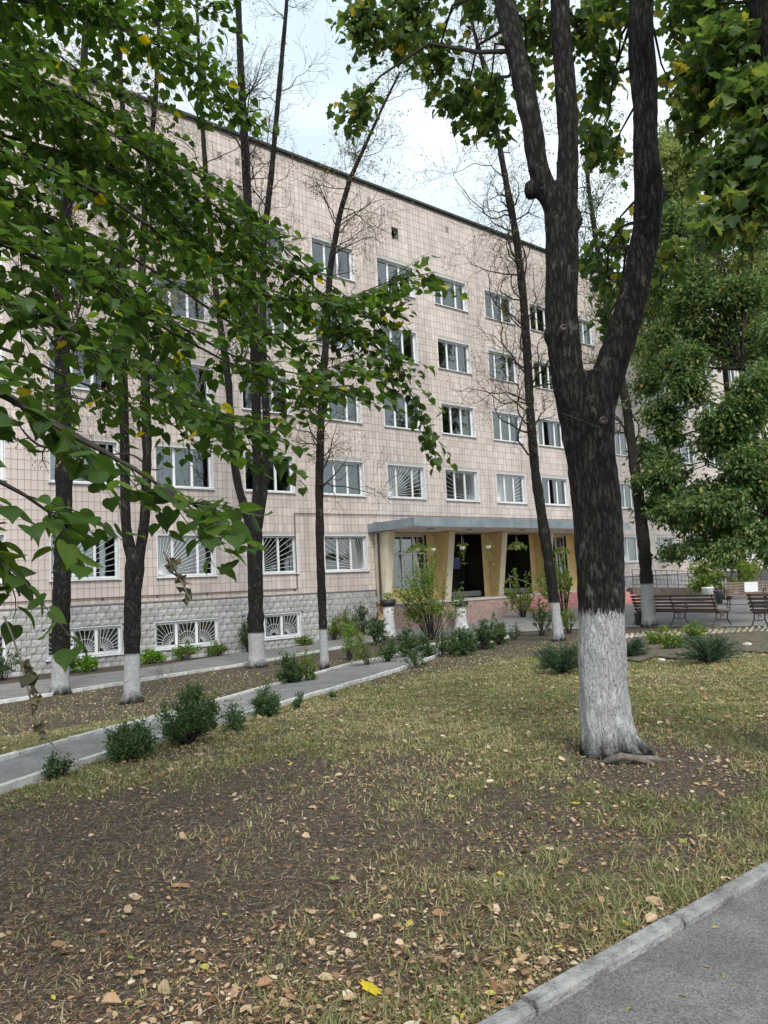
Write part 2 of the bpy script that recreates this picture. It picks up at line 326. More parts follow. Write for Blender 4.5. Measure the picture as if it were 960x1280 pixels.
# ------------------------------------------------------------------ leaf templates
def tri(f): return np.array(f, int)
_hx = [-.04, -.11, -.10, .0, .14, .30, .47, .64, .79, .92]; _hy = [.07, .17, .30, .41, .465, .47, .43, .335, .21, .09]
HV = [(0, 0, 0), (.25, 0, 0), (.5, 0, 0), (.75, 0, -.01), (1.06, 0, -.06)]
for sg in (1, -1): HV += [(a+.012*(i % 2), sg*b*(1+.03*(i % 2)), .2*b-.12*b*b) for i, (a, b) in enumerate(zip(_hx, _hy))]
HV = np.array(HV, float); HF = []
for sg in (0, 1):
    b = 5+10*sg; L_ = [(0, b, b+1), (0, b+1, b+2), (0, b+2, b+3), (0, b+3, b+4), (0, b+4, 1), (1, b+4, b+5), (1, b+5, 2), (2, b+5, b+6), (2, b+6, b+7), (2, b+7, 3), (3, b+7, b+8), (3, b+8, b+9), (3, b+9, 4)]
    HF += [q if sg == 0 else q[::-1] for q in L_]
HF = tri(HF)
_o = [(0, .03), (-.08, .32), (.10, .31), (.2, .53), (.36, .41), (.60, .50), (.64, .29), (1.0, 0), (.64, -.29), (.60, -.50), (.36, -.41), (.2, -.53), (.10, -.31), (-.08, -.32)]
PV = np.array([(.34, 0, 0)]+[(x, y, .22*abs(y)-.1*x*x) for x, y in _o], float)
PF = tri([(0, i, i % 14+1) for i in range(1, 15)])
DV = np.array([(0, 0, 0), (.45, .26, .08), (1, 0, -.04), (.45, -.26, .08)], float); DF = tri([(0, 2, 1), (0, 3, 2)])
NV = np.array([(0, .04, 0), (0, -.04, 0), (1, 0, 0)], float); NF = tri([(0, 1, 2)])
CV = np.array([(0, 0, 0), (.3, .25, .12), (.7, .2, .16), (1, 0, .05), (.7, -.22, .02), (.3, -.24, .0), (.5, 0, -.01)], float)
CF = tri([(6, 0, 5), (6, 5, 4), (6, 4, 3), (6, 3, 2), (6, 2, 1), (6, 1, 0)])
def leaves(TV, TF, P, X, Nn, S, tint=None):
    n = len(P); X = unit(X); Y = unit(np.cross(Nn, X)); Z = np.cross(X, Y)
    S = np.broadcast_to(S, (n,))
    ky = RNG.uniform(.78, 1.18, n)[:, None, None]; kz = (RNG.lognormal(0, .55, n)*RNG.choice([1, 1, 1, -1], n))[:, None, None]
    V = P[:, None]+S[:, None, None]*(TV[None, :, 0:1]*X[:, None]+TV[None, :, 1:2]*ky*Y[:, None]+(TV[None, :, 2:3]*kz-.16*(kz+.4)*TV[None, :, 0:1]**2)*Z[:, None])
    Fc = (TF[None]+(np.arange(n)*len(TV))[:, None, None]).reshape(-1, 3)
    t = RNG.random(n) if tint is None else tint
    return V.reshape(-1, 3), Fc, np.repeat(t, len(TV))
def rsph(n):
    return unit(RNG.normal(size=(n, 3)))

# ================================================================== GROUND
def ground():
    def graded(a, b, c, d, step):
        core = np.arange(b, c+1e-6, step)
        lo = b-np.cumsum(step*1.25**np.arange(1, 60)); lo = lo[lo > a]; hi = c+np.cumsum(step*1.25**np.arange(1, 60)); hi = hi[hi < d]
        return np.concatenate([[a], lo[::-1], core, hi, [d]])
    xs = graded(-600, -7, 11, 600, .14); ys = graded(-600, 2, 22, 900, .14)
    X, Y = np.meshgrid(xs, ys); Z = terrain(X, Y)
    near = np.clip(1-(np.hypot(X, Y)-14)/8, 0, 1)
    Z = Z+near*(.05*(fbm(X*1.1, Y*1.1, 4)-.5)+.025*(fbm(X*5, Y*5, 2)-.5))
    far = np.hypot(X, Y) > 150; Z = np.where(far, -.3, Z)
    V = np.stack([X, Y, Z], -1).reshape(-1, 3); w = len(xs)
    i = np.arange(len(ys)-1)[:, None]*w+np.arange(w-1)[None]; i = i.ravel()
    Fc = np.stack([i, i+1, i+w+1, i+w], 1)
    m, N, L, P = mat_new('lawn_soil')
    t = N.new('ShaderNodeTexCoord')
    def nz_(s, d, r=.6):
        n = N.new('ShaderNodeTexNoise'); n.inputs['Scale'].default_value = s; n.inputs['Detail'].default_value = d; n.inputs['Roughness'].default_value = r
        L.new(t.outputs['Object'], n.inputs['Vector']); return n.outputs[0]
    def ramp(src, stops):
        r = N.new('ShaderNodeValToRGB'); e = r.color_ramp.elements
        e[0].position, e[0].color = stops[0][0], (*stops[0][1], 1); e[1].position, e[1].color = stops[-1][0], (*stops[-1][1], 1)
        for p, c in stops[1:-1]: q = e.new(p); q.color = (*c, 1)
        L.new(src, r.inputs[0]); return r.outputs[0]
    soil = ramp(nz_(26, 10, .7), [(.3, (.040, .034, .029)), (.48, (.076, .064, .053)), (.58, (.135, .112, .09)), (.68, (.26, .21, .165))])
    turf = ramp(nz_(34, 10, .75), [(.3, (.050, .052, .020)), (.5, (.12, .12, .045)), (.66, (.22, .195, .085)), (.76, (.32, .27, .15))])
    a = N.new('ShaderNodeAttribute'); a.attribute_name = 'tint'
    ad = N.new('ShaderNodeMath'); ad.operation = 'ADD'; L.new(a.outputs['Fac'], ad.inputs[0])
    s2 = N.new('ShaderNodeMath'); s2.operation = 'MULTIPLY_ADD'; L.new(nz_(9, 8, .7), s2.inputs[0]); s2.inputs[1].default_value = 1.4; s2.inputs[2].default_value = -.7
    L.new(s2.outputs[0], ad.inputs[1])
    mk = N.new('ShaderNodeMapRange'); mk.inputs['From Min'].default_value = .3; mk.inputs['From Max'].default_value = .75; L.new(ad.outputs[0], mk.inputs[0])
    mxg = N.new('ShaderNodeMix'); mxg.data_type = 'RGBA'; L.new(mk.outputs[0], mxg.inputs[0]); L.new(soil, mxg.inputs[6]); L.new(turf, mxg.inputs[7])
    L.new(mxg.outputs[2], P.inputs['Base Color']); P.inputs['Roughness'].default_value = .97; P.inputs['Specular IOR Level'].default_value = .1
    b = N.new('ShaderNodeBump'); b.inputs['Strength'].default_value = 1; b.inputs['Distance'].default_value = .03; L.new(nz_(45, 10, .7), b.inputs['Height']); L.new(b.outputs[0], P.inputs['Normal'])
    o = link('ground', trimesh('ground', V, Fc, m, grassiness(V[:, 0], V[:, 1])))
    o.data.polygons.foreach_set('use_smooth', [True]*len(o.data.polygons))
    tag(o, 'worn lawn of dark soil and thin grass', 'lawn', kind='structure')
# lines on the ground
FA, FB = gp(673, 1280)[:2], gp(960, 1107)[:2]              # edge of the near path
FDIR = unit(FB-FA); FNOR = np.array([-FDIR[1], FDIR[0]])  # towards the lawn
MAINXY = gp(763, 948)[:2]
def grassiness(x, y):
    s = (x-FA[0])*FNOR[0]+(y-FA[1])*FNOR[1]
    u = x*dv[0]+y*dv[1]; v = FD-(x*nv[0]+y*nv[1])
    g = .08+1.0*(fbm(x*.95+3, y*.95+8, 4)-.5)+.58*sstep((y-4.6)/5.5)+.52*np.exp(-np.clip(s, 0, 9)/.55)+.16*sstep((x+.4)/2.4)
    g = g-.5*np.exp(-((x-MAINXY[0]-.3)**2+(y-MAINXY[1]+.3)**2)/.5)
    g = np.where(v < 13.5, g*.32, g)
    return np.clip(g, 0, 1)
ground()
def terr_pts(P, lift): P = np.asarray(P, float); return np.column_stack([P[:, :2], terrain(P[:, 0], P[:, 1])+lift])
def resample(P, step):
    P = np.asarray(P, float); d = np.r_[0, np.cumsum(np.linalg.norm(np.diff(P, axis=0), axis=1))]
    n = max(2, int(d[-1]/step)+1); s = np.linspace(0, d[-1], n)
    return np.column_stack([np.interp(s, d, P[:, k]) for k in range(P.shape[1])])
def strip(name, A, B, mat, lift, n=60, m=8, label=None, cat='path'):
    A = np.asarray(A)[:, :2]; B = np.asarray(B)[:, :2]
    def rs(P):
        d = np.r_[0, np.cumsum(np.linalg.norm(np.diff(P, axis=0), axis=1))]; s = np.linspace(0, d[-1], n)
        return np.column_stack([np.interp(s, d, P[:, k]) for k in range(2)])
    A, B = rs(A), rs(B); t = np.linspace(0, 1, m)
    Q = A[:, None]*(1-t)[None, :, None]+B[:, None]*t[None, :, None]
    Q = Q.reshape(-1, 2); V = np.column_stack([Q, terrain(Q[:, 0], Q[:, 1])+lift])
    i = (np.arange(n-1)[:, None]*m+np.arange(m-1)[None]).ravel()
    o = link(name, trimesh(name, V, np.stack([i, i+1, i+m+1, i+m], 1), mat)); tag(o, label, cat, kind='structure'); return o
M['curb_white'] = noise_mat('curb_white', (.30, .295, .285), (.58, .58, .57), 9, .9, bump=.6, bscale=50, c3=(.46, .46, .45), lo=.3, hi=.6, rnd=.2)
def curb(parent, P, w, h, L_, name='curb_stone', sink=.08, jitter=.006, mat='curb'):
    P = np.asarray(P)[:, :2]; R = resample(P, L_)
    for a, b in zip(R[:-1], R[1:]):
        mb = MB(); l = np.linalg.norm(b-a); z0, z1 = terrain(*a), terrain(*b)
        ang = math.atan2(b[1]-a[1], b[0]-a[0]); c = (a+b)/2
        j = random.uniform(-jitter, jitter)
        g = .008; e = .012
        # chamfered bar
        pr = [(-w/2, -sink), (w/2, -sink), (w/2, h-e), (w/2-e, h), (-w/2+e, h), (-w/2, h-e)]
        v = []
        for x in (-l/2+g, l/2-g):
            for (yy, zz) in pr: v.append((x, yy, zz+j+(z1-z0)*x/l+random.uniform(-.003, .003)))
        f = [tuple(range(6))[::-1], tuple(range(6, 12))]+[(k, (k+1) % 6, 6+(k+1) % 6, 6+k) for k in range(6)]
        mb.add(v, f)
        o = part(name, mb, M[mat], parent); o.location = (c[0], c[1], (z0+z1)/2); o.rotation_euler = (0, 0, ang+random.uniform(-.006, .006))

# near path at lower right
ft = np.linspace(-3, 14, 18)
near_edge = FA+FDIR*ft[:, None]
fp = strip('near_path', near_edge-FNOR*.0, near_edge-FNOR*2.4, M['asphalt'], .028, 60, 10, 'grey asphalt path in the lower right corner', 'path')
curb(fp, near_edge+FNOR*.045, .085, .065, .95, sink=.15)
# middle path
mpn_ = [gp(*q) for q in [(-160, 1045), (-60, 1012), (0, 993), (120, 952), (270, 908), (330, 890), (480, 845), (560, 815), (640, 796)]]
mpf_ = [gp(*q) for q in [(-160, 1000), (-60, 972), (0, 955), (100, 926), (200, 900), (330, 862), (430, 834), (520, 811), (590, 797)]]
mp_o = strip('middle_path', mpn_, mpf_, M['asphalt_pale'], .03, 80, 6, 'narrow grey path with white curbs crossing the lawn', 'path')
curb(mp_o, mpn_, .06, .085, .9, mat='curb_white'); curb(mp_o, mpf_, .06, .085, .9, mat='curb_white')
wpn = [gp(*q) for q in [(-120, 897), (0, 880), (97, 865), (220, 845), (300, 833), (400, 815), (490, 797)]]
wpf = [gp(*q) for q in [(-120, 872), (0, 857), (180, 836), (300, 817), (400, 802), (490, 787)]]
wp_o = strip('wall_path', wpn, wpf, M['asphalt_pale'], .03, 60, 6, 'grey path running along the foot of the building', 'path')
curb(wp_o, wpn, .06, .085, .9, mat='curb_white')
# forecourt in front of the entrance
pzn = [gp(*q) for q in [(470, 801), (560, 797), (640, 791), (720, 787), (800, 784.5), (880, 784), (960, 784), (1100, 783)]]
pzf = [fw(18.5, .6, 0), fw(30, .6, 0), fw(45, .6, 0), fw(62, .6, 0)]
strip('forecourt', pzn, pzf, M['asphalt_pale'], .022, 70, 24, 'pale asphalt forecourt in front of the entrance', 'forecourt')

# ================================================================== BUILDING
BR = thing('hospital_building', (nv[0]*FD, nv[1]*FD, 0), 'five storey building clad in pale pink tiles above a grey block plinth', 'building', rotz=math.pi/2-PSI)
S_, H_, UR, WW, WH, ZS = 3.6, 3.217, 13.37, 2.22, 1.45, 2.39
UMIN, UMAX, ZROOF, ZPL = -6.0, 66.0, 20.08, 1.5
KS = range(-4, 14)
ENT0, ENT1 = 21.0, 35.4
openings = []                                              # (u0,u1,z0,z1)
wins = []
for i in range(5):
    for k in KS:
        if i == 0 and k in (3, 4, 5): continue
        u1 = UR+S_*k; wins.append((k, i, u1-WW, ZS+H_*i)); openings.append((u1-WW, u1, ZS+H_*i, ZS+H_*i+WH))
wins = [w for w in wins if not (w[1] == 0 and ENT0 < w[2] < ENT1)]
openings = [o for o in openings if not (o[2] < 3 and ENT0 < o[0] < ENT1)]
VENT = (22.92, 23.43, 17.87, 18.44); openings.append(VENT)
base_op = [(UR+S_*k-2.36, UR+S_*k+.04, -.12, .78) for k in range(-4, 2)]
ent_op = [(22.0, 24.1, 1.5, 3.9), (24.96, 27.8, .92, 3.97), (28.56, 31.4, .92, 3.97), (32.3, 34.5, 1.5, 3.9)]
def wall_quads(u0, u1, z0, z1, ops, y=0):
    us = sorted({u0, u1, *[q for o in ops for q in o[:2] if u0 < q < u1]}); zs = sorted({z0, z1, *[q for o in ops for q in o[2:] if z0 < q < z1]})
    mb = MB()
    for a, b in zip(us[:-1], us[1:]):
        for c, d in zip(zs[:-1], zs[1:]):
            cu, cz = (a+b)/2, (c+d)/2
            if any(o[0] < cu < o[1] and o[2] < cz < o[3] for o in ops): continue
            mb.quad((a, y, c), (b, y, c), (b, y, d), (a, y, d))
    return mb
ent_hole = (ENT0, ENT1, .0, 4.0)
part('wall', wall_quads(UMIN, UMAX, ZPL, ZROOF, openings+[ent_hole]), M['grout'], BR)
part('plinth', wall_quads(UMIN, UMAX, -1.5, ZPL, base_op+[(ENT0, ENT1, .2, 4.0)]), M['mortar'], BR)
part('entrance_wall', wall_quads(ENT0, ENT1, .1, 4.0, ent_op, .03), M['yellow'], BR)
mb = MB(); mb.box(UMIN, UMAX, 14, 14.2, -1.5, ZROOF-.05); mb.box(UMIN, UMIN+.2, .02, 14, -1.5, ZROOF-.05); mb.box(UMAX-.2, UMAX, .02, 14, -1.5, ZROOF-.05)
part('outer_shell', mb, M['grout'], BR)
mb = MB(); mb.box(UMIN-.1, UMAX+.1, -.12, 14.3, ZROOF, ZROOF+.09)
rf = part('roof', mb, M['roof'], BR)
mb = MB(); mb.box(UMIN-.1, UMAX+.1, -.16, -.122, ZROOF-.01, ZROOF+.092); part('roof_edge', mb, M['coping'], rf)
mb = MB()
for i in range(6): z = 1.1+H_*i; mb.box(UMIN+.2, UMAX-.2, .26, 13.9, z-.12, z+.12)
part('floor_slab', mb, M['slab'], BR)
mb = MB(); mb.box(UMIN+.2, UMAX-.2, 4.2, 4.3, -1.4, ZROOF-.1)
for k in range(-4, 15): mb.box(UR+S_*k+.6, UR+S_*k+.75, .26, 4.2, -1.4, ZROOF-.1)
part('partition', mb, M['room'], BR)

# tiles: every tile a slab with open joints
tu, tz = .2, H_/10
tiles = []
zrows = [ZS+tz*j for j in range(-3, 56)]
lint = [(o[0], o[1], o[3], o[3]+tz*5-WH) for o in openings if o is not VENT]
blocked = openings+lint+[(ENT0-.02, ENT1+.02, 0, 4.46)]
for z in zrows:
    za, zb = max(z, ZPL+.03), min(z+tz, ZROOF-.13)
    if zb-za < .05: continue
    bl = [o for o in blocked if o[2] < zb-.01 and o[3] > za+.01]
    n0 = int((UMIN-UR)/tu)
    for j in range(n0+1, int((UMAX-UR)/tu)):
        a, b = UR+j*tu, UR+(j+1)*tu
        if a < 1.0: continue
        cu = (a+b)/2
        if any(o[0]-.02 < cu < o[1]+.02 for o in bl):
            hit = [o for o in bl if o[0]-.02 < cu < o[1]+.02][0]
            lo, hi = hit[2], hit[3]
            if hit is VENT or hit[3] > 4.4 and hit[3] < 4.5:
                if zb > hi+.08: tiles.append((a, b, hi, zb))
                elif za < lo-.08: tiles.append((a, b, za, lo))
            continue
        tiles.append((a, b, za, zb))
tiles = np.array([q for q in tiles if not (q[2] > 18.6 and q[3] < 19.6 and random.random() < .012)])
cen = np.column_stack([(tiles[:, 0]+tiles[:, 1])/2, (tiles[:, 2]+tiles[:, 3])/2])
order = np.argsort(np.abs(cen[:, 0]-7.3)*1.0+np.abs(cen[:, 1]-2.9)*.9); pick = order[:300]; rest = order[300:]
full = MB(); g = .007; full.box(-tu/2+g, tu/2-g, -.012, .002, -tz/2+g, tz/2-g); tile_me = full.mesh('tile', M['tile'])
used_t = set()
bigt = []
for q in pick:
    a, b, c, d = tiles[q]
    if abs((d-c)-tz) < .002: o = link('tile', tile_me, BR); o.location = ((a+b)/2, random.uniform(-.002, .002), (c+d)/2)
    else: bigt.append(q)
def slab_mesh(T, depth, gap, jit=.002):
    a, b, c, d = T.T; n = len(T); y = -depth+RNG.uniform(-jit, jit, n)
    a, b, c, d = a+gap, b-gap, c+gap, d-gap
    V = np.stack([np.stack(p, -1) for p in ((a, y*0, c), (b, y*0, c), (b, y*0, d), (a, y*0, d), (a, y, c), (b, y, c), (b, y, d), (a, y, d))], 1)
    Fq = np.array([(4, 5, 6, 7), (0, 1, 5, 4), (1, 2, 6, 5), (2, 3, 7, 6), (3, 0, 4, 7)])
    return V.reshape(-1, 3), (Fq[None]+(np.arange(n)*8)[:, None, None]).reshape(-1, 4)
V, Fq = slab_mesh(tiles[np.r_[rest, bigt].astype(int)], .012, .007)
tag(link('tile_field', trimesh('tile_field', V, Fq, M['tile']), BR), kind='stuff')
# plinth blocks in running bond
blocks = []
bh, bw = .235, .31
for r_ in range(-1, 11):
    zb = ZPL-.03-bh*r_; za = zb-bh; zb = min(zb, ZPL-.03)
    if zb-za < .05: continue
    for j in range(int((52-2)/bw)):
        a = 2+j*bw+(bw/2 if r_ % 2 else 0); b = a+bw
        if a > ENT0-.1: 
            if a < 36: continue
        segs = [(a, min(b, ENT0) if a < ENT0 else b)]
        for o in base_op:
            if o[2] < (za+zb)/2 < o[3]:
                ns = []
                for (p, q) in segs:
                    if q <= o[0] or p >= o[1]: ns.append((p, q)); continue
                    if p < o[0]: ns.append((p, o[0]))
                    if q > o[1]: ns.append((o[1], q))
                segs = ns
        for p, q in segs:
            if q-p < .05: continue
            zz0, zz1 = za, zb
            blocks.append((p, q, zz0, zz1))
blocks = np.array(blocks); 
# clip blocks against window heads
for o in base_op:
    ov = (blocks[:, 0] < o[1]-.01) & (blocks[:, 1] > o[0]+.01)
    mid_ = (blocks[:, 2]+blocks[:, 3])/2
    top = ov & (mid_ >= o[3]-.001) & (blocks[:, 2] < o[3]+.034); blocks[top, 2] = o[3]+.034
    bot = ov & (mid_ <= o[2]+.001) & (blocks[:, 3] > o[2]); blocks[bot, 3] = o[2]
blocks = blocks[(blocks[:, 3]-blocks[:, 2]) > .04]
bc = np.column_stack([blocks[:, :2].mean(1), blocks[:, 2:].mean(1)])
order = np.argsort(np.where((bc[:, 0] > 4.5) & (bc[:, 1] > -.75), bc[:, 0], 99)); pick, rest = order[:300], order[300:]
def rock_block(w, h):
    mb = MB(); nx, nz_ = 4, 3; g = .006; v = []; 
    for j in range(nz_+1):
        for i in range(nx+1):
            e = i in (0, nx) or j in (0, nz_)
            v.append((-w/2+g+(w-2*g)*i/nx, -.02-(0 if e else random.uniform(.012, .035)), -h/2+g+(h-2*g)*j/nz_))
    f = [(j*(nx+1)+i, j*(nx+1)+i+1, (j+1)*(nx+1)+i+1, (j+1)*(nx+1)+i) for j in range(nz_) for i in range(nx)]
    n = len(v); w2, h2 = w/2-g, h/2-g
    v += [(-w2, 0, -h2), (w2, 0, -h2), (w2, 0, h2), (-w2, 0, h2)]
    c = (0, nx, (nx+1)*(nz_+1)-1, (nx+1)*nz_)
    f += [(n, n+1, c[1], c[0]), (n+1, n+2, c[2], c[1]), (n+2, n+3, c[3], c[2]), (n+3, n, c[0], c[3])]
    mb.add(v, f); return mb
std = [rock_block(bw, bh).mesh('stone_block', M['block']) for _ in range(6)]
for q in pick:
    a, b, c, d = blocks[q]
    me = random.choice(std) if abs(b-a-bw) < .01 and abs(d-c-bh) < .01 else rock_block(b-a, d-c).mesh('stone_block', M['block'])
    o = link('stone_block', me, BR); o.location = ((a+b)/2, -.002, (c+d)/2)
V, Fq = slab_mesh(blocks[rest], .035, .006, .012)
tag(link('block_field', trimesh('block_field', V, Fq, M['block']), BR), kind='stuff')

# windows
def frame_mesh(w, h, cols, transom=None, y0=.16, y1=.225):
    mb = MB(); f = .065
    mb.box(0, w, y0, y1, 0, f); mb.box(0, w, y0, y1, h-f, h); mb.box(0, f, y0, y1, f, h-f); mb.box(w-f, w, y0, y1, f, h-f)
    for c in cols[1:-1]: mb.box(c-.045, c+.045, y0-.006, y1, f, h-f)
    if transom: 
        for a, b in zip(cols[:-1], cols[1:]): mb.box(a+.045, b-.045, y0-.004, y1, transom-.035, transom+.035)
    return mb
def pane_mesh(w, h):
    mb = MB(); mb.box(0, w, .195, .203, 0, h); return mb
def reveal_mesh(w, h, dep=.2):
    mb = MB(); t = .03
    mb.box(-t, 0, -.016, dep+.05, 0, h+t); mb.box(w, w+t, -.016, dep+.05, 0, h+t); mb.box(0, w, -.014, dep+.05, h, h+t)
    return mb
def sill_mesh(w):
    mb = MB(); mb.add([(-.07, -.10, -.035), (w+.07, -.10, -.035), (w+.07, .17, .02), (-.07, .17, .02), (-.07, -.10, -.065), (w+.07, -.10, -.065), (w+.07, .0, -.065), (-.07, .0, -.065)],
                      [(0, 1, 2, 3), (0, 4, 5, 1), (4, 7, 6, 5), (1, 5, 6, 2), (0, 3, 7, 4)])
    return mb
def fan_mesh(w, h, cx, cz, n, a0, a1, y=.07, r=.0065, arc=None):
    mb = MB()
    for j in range(n):
        a = a0+(a1-a0)*j/(n-1); dx, dz = math.cos(a), math.sin(a)
        ts = []
        if dx > 1e-6: ts.append((w-cx)/dx)
        if dx < -1e-6: ts.append((0-cx)/dx)
        if dz > 1e-6: ts.append((h-cz)/dz)
        if dz < -1e-6: ts.append((0-cz)/dz)
        t = min([q for q in ts if q > 0])
        s0 = .10 if arc else .03
        mb.tube([(cx+dx*s0, y, cz+dz*s0), (cx+dx*t, y, cz+dz*t)], r, 4)
    if arc:
        for R in arc:
            pts = [(cx+R*math.cos(a), y-.012, cz+R*math.sin(a)) for a in np.linspace(a0, a1, 14)]
            pts = [p for p in pts if 0 <= p[0] <= w and 0 <= p[2] <= h]
            if len(pts) > 2: mb.tube(pts, r, 4)
    # border of the grille
    mb.tube([(.01, y, .01), (w-.01, y, .01)], r, 4); mb.tube([(.01, y, h-.01), (w-.01, y, h-.01)], r, 4); mb.tube([(.01, y, .01), (.01, y, h-.01)], r, 4); mb.tube([(w-.01, y, .01), (w-.01, y, h-.01)], r, 4)
    return mb
C3 = [0, .76, 1.46, WW]
fme = frame_mesh(WW, WH, C3).mesh('window', M['white'])
fme2 = frame_mesh(WW, WH, [0, .62, 1.6, WW]).mesh('window', M['white'])
pmes = [pane_mesh(b-a-.02, WH-.12).mesh('pane', M['glass']) for a, b in zip(C3[:-1], C3[1:])]
rme = reveal_mesh(WW, WH).mesh('reveal', M['plaster']); sme = sill_mesh(WW).mesh('sill', M['sill'])
mbl = MB(); mbl.box(0, WW, -.014, .1, WH+.031, tz*5-.006); lme = mbl.mesh('lintel', M['lintel'])
fan_l = fan_mesh(WW, WH, .05, .05, 17, 0, math.pi/2).mesh('grille', M['white'])
fan_r = fan_mesh(WW, WH, WW-.05, .05, 17, math.pi/2, math.pi).mesh('grille', M['white'])
def curtain(w, h, mat, root, x0, y=.42):
    mb = MB(); n = 26; v = []
    for i in range(n+1):
        x = x0+w*i/n; yy = y+.035*math.sin(i*1.9)+.02*math.sin(i*.7)
        v += [(x, yy, .03), (x, yy, h-.03)]
    mb.add(v, [(2*i, 2*i+2, 2*i+3, 2*i+1) for i in range(n)]); part('curtain', mb, mat, root)
CK = ['curtain_white', 'curtain_white', 'curtain_green', 'curtain_blue', 'curtain_cream']
special = {(3, 3): [('curtain_pink', 0, WW)], (2, 1): [('curtain_cream', 0, .75), ('curtain_cream', 1.5, .7)], (4, 4): [('curtain_white', .9, .5)], (1, 3): [('curtain_blue', .1, 2)], (0, 3): [('curtain_blue', .1, 2)], (3, 4): [('curtain_cream', 0, .9), ('curtain_white', 1.5, .7)], (4, 0): []}
for (k, i, u0, z0) in wins:
    w = link('window', fme if (k*7+i*3) % 4 else fme2, BR); w.location = (u0, 0, z0)
    for c, pm in zip(C3[:-1], pmes): o = link('pane', pm, w); o.location = (c+.01, 0, .06)
    link('reveal', rme, w); link('sill', sme, w); link('lintel', lme, w)
    if i == 0 or (i == 1 and k in (3, 4, 5)):
        link('grille', fan_r if (i == 1 and k == 4) or k == 2 else fan_l, w)
    if (k, i) in special:
        for m_, a, b in special[(k, i)]: curtain(b, WH, M[m_], w, a)
    else:
        r = random.random()
        if r < .7: curtain(random.uniform(.4, .8), WH, M[random.choice(CK)], w, WW-.85)
        if r < .45: curtain(random.uniform(.3, .6), WH, M[random.choice(CK)], w, .02)
# attic vent
w = link('vent_opening', (lambda mb: (mb.box(-.03, .0, -.016, .3, -.03, .6), mb.box(.51, .54, -.016, .3, -.03, .6), mb.box(0, .51, -.016, .3, .57, .6), mb.box(0, .51, -.016, .3, -.03, 0), mb)[-1])(MB()).mesh('vent_opening', M['lintel']), BR); w.location = (VENT[0], 0, VENT[2])
# basement windows
bwid, bht = 2.40, .90
BC = [0, .82, 1.6, bwid]
bfm = frame_mesh(bwid, bht, BC, None, .10, .165).mesh('basement_window', M['white'])
bpm = [pane_mesh(b-a-.02, bht-.12).mesh('pane', M['glass']) for a, b in zip(BC[:-1], BC[1:])]
brm = reveal_mesh(bwid, bht, .12).mesh('reveal', M['plaster']); bsm = sill_mesh(bwid).mesh('sill', M['sill'])
gm = MB()
for (a, b, cx, a0, a1) in ((.06, .76, 0.62, math.pi/2, math.pi), (.88, 1.54, .33, .12, math.pi-.12), (1.66, 2.34, .06, 0, math.pi/2)):
    q = fan_mesh(b-a, bht-.14, cx, .04, 9 if a != .88 else 13, a0, a1,   .05, .0065, [.2, .42] if a == .88 else [.42])
    for v in q.v: v[:, 0] += a; v[:, 2] += .07
    for v in q.v: gm.v.append(v)
    gm.f += [tuple(i+gm.n for i in f) for f in q.f]; gm.n += q.n
bgm = gm.mesh('grille', M['white'])
for o_ in base_op:
    w = link('basement_window', bfm, BR); w.location = (o_[0], 0, o_[2])
    for c, pm in zip(BC[:-1], bpm): o = link('pane', pm, w); o.location = (c+.01, -.05, .06)
    link('reveal', brm, w); link('sill', bsm, w); link('grille', bgm, w)
# thin service pipe along the facade
mb = MB(); pts = [(1, -.06, 1.74), (16.9, -.06, 1.72), (16.9, -.06, 4.75), (21.8, -.06, 4.78), (36, -.06, 4.8)]
for a, b in zip(pts[:-1], pts[1:]): mb.tube([a, b], .018, 6)
for u in np.arange(1.6, 16.8, 1.9): mb.box(u-.03, u+.03, -.05, 0, 1.66, 1.72)
part('service_pipe', mb, M['pipe'], BR)

# entrance: fins, glazing, doors, canopy, platform
ZF, ZC = .92, 4.0
for j in range(5):
    u = 21.0+S_*j; t = .36
    mb = MB(); y0 = .02
    mb.add([(u, y0, ZF), (u, -.5, ZF), (u, -1.02, ZC), (u, y0, ZC), (u+t, y0, ZF), (u+t, -.5, ZF), (u+t, -1.02, ZC), (u+t, y0, ZC)],
           [(0, 1, 2, 3), (4, 7, 6, 5), (1, 5, 6, 2), (0, 4, 5, 1), (3, 2, 6, 7)])
    part('entrance_fin', mb, M['cream'] if j == 0 else M['yellow'], BR)
    if j: mb = MB(); mb.add([(u+.0, -.505, ZF+.003), (u+t, -.505, ZF+.003), (u+t, -1.025, ZC-.003), (u, -1.025, ZC-.003)], [(0, 1, 2, 3)]); part('fin_painted_light', mb, M['cream'], BR)  # lighter front face: the light falling on it is painted in as cream
mb = MB(); mb.tube([(21.0-.12, -.42, 3.95), (21.0-.12, -.42, 1.2), (21.0-.12, -.55, .75), (20.7, -.7, .55)], .055, 8); part('drainpipe', mb, M['drain'], BR)
for (u0, u1, z0, z1) in (ent_op[0], ent_op[3]):
    ww, hh = u1-u0, z1-z0; cols = [0, ww*.33, ww*.67, ww]
    w = part('entrance_window', frame_mesh(ww, hh, cols, hh*.66), M['white'], BR); w.location = (u0, 0, z0)
    for a, b in zip(cols[:-1], cols[1:]):
        for c, d in ((.05, hh*.66-.04), (hh*.66+.04, hh-.05)):
            o = part('pane', pane_mesh(b-a-.02, d-c), M['glass'], w); o.location = (a+.01, 0, c)
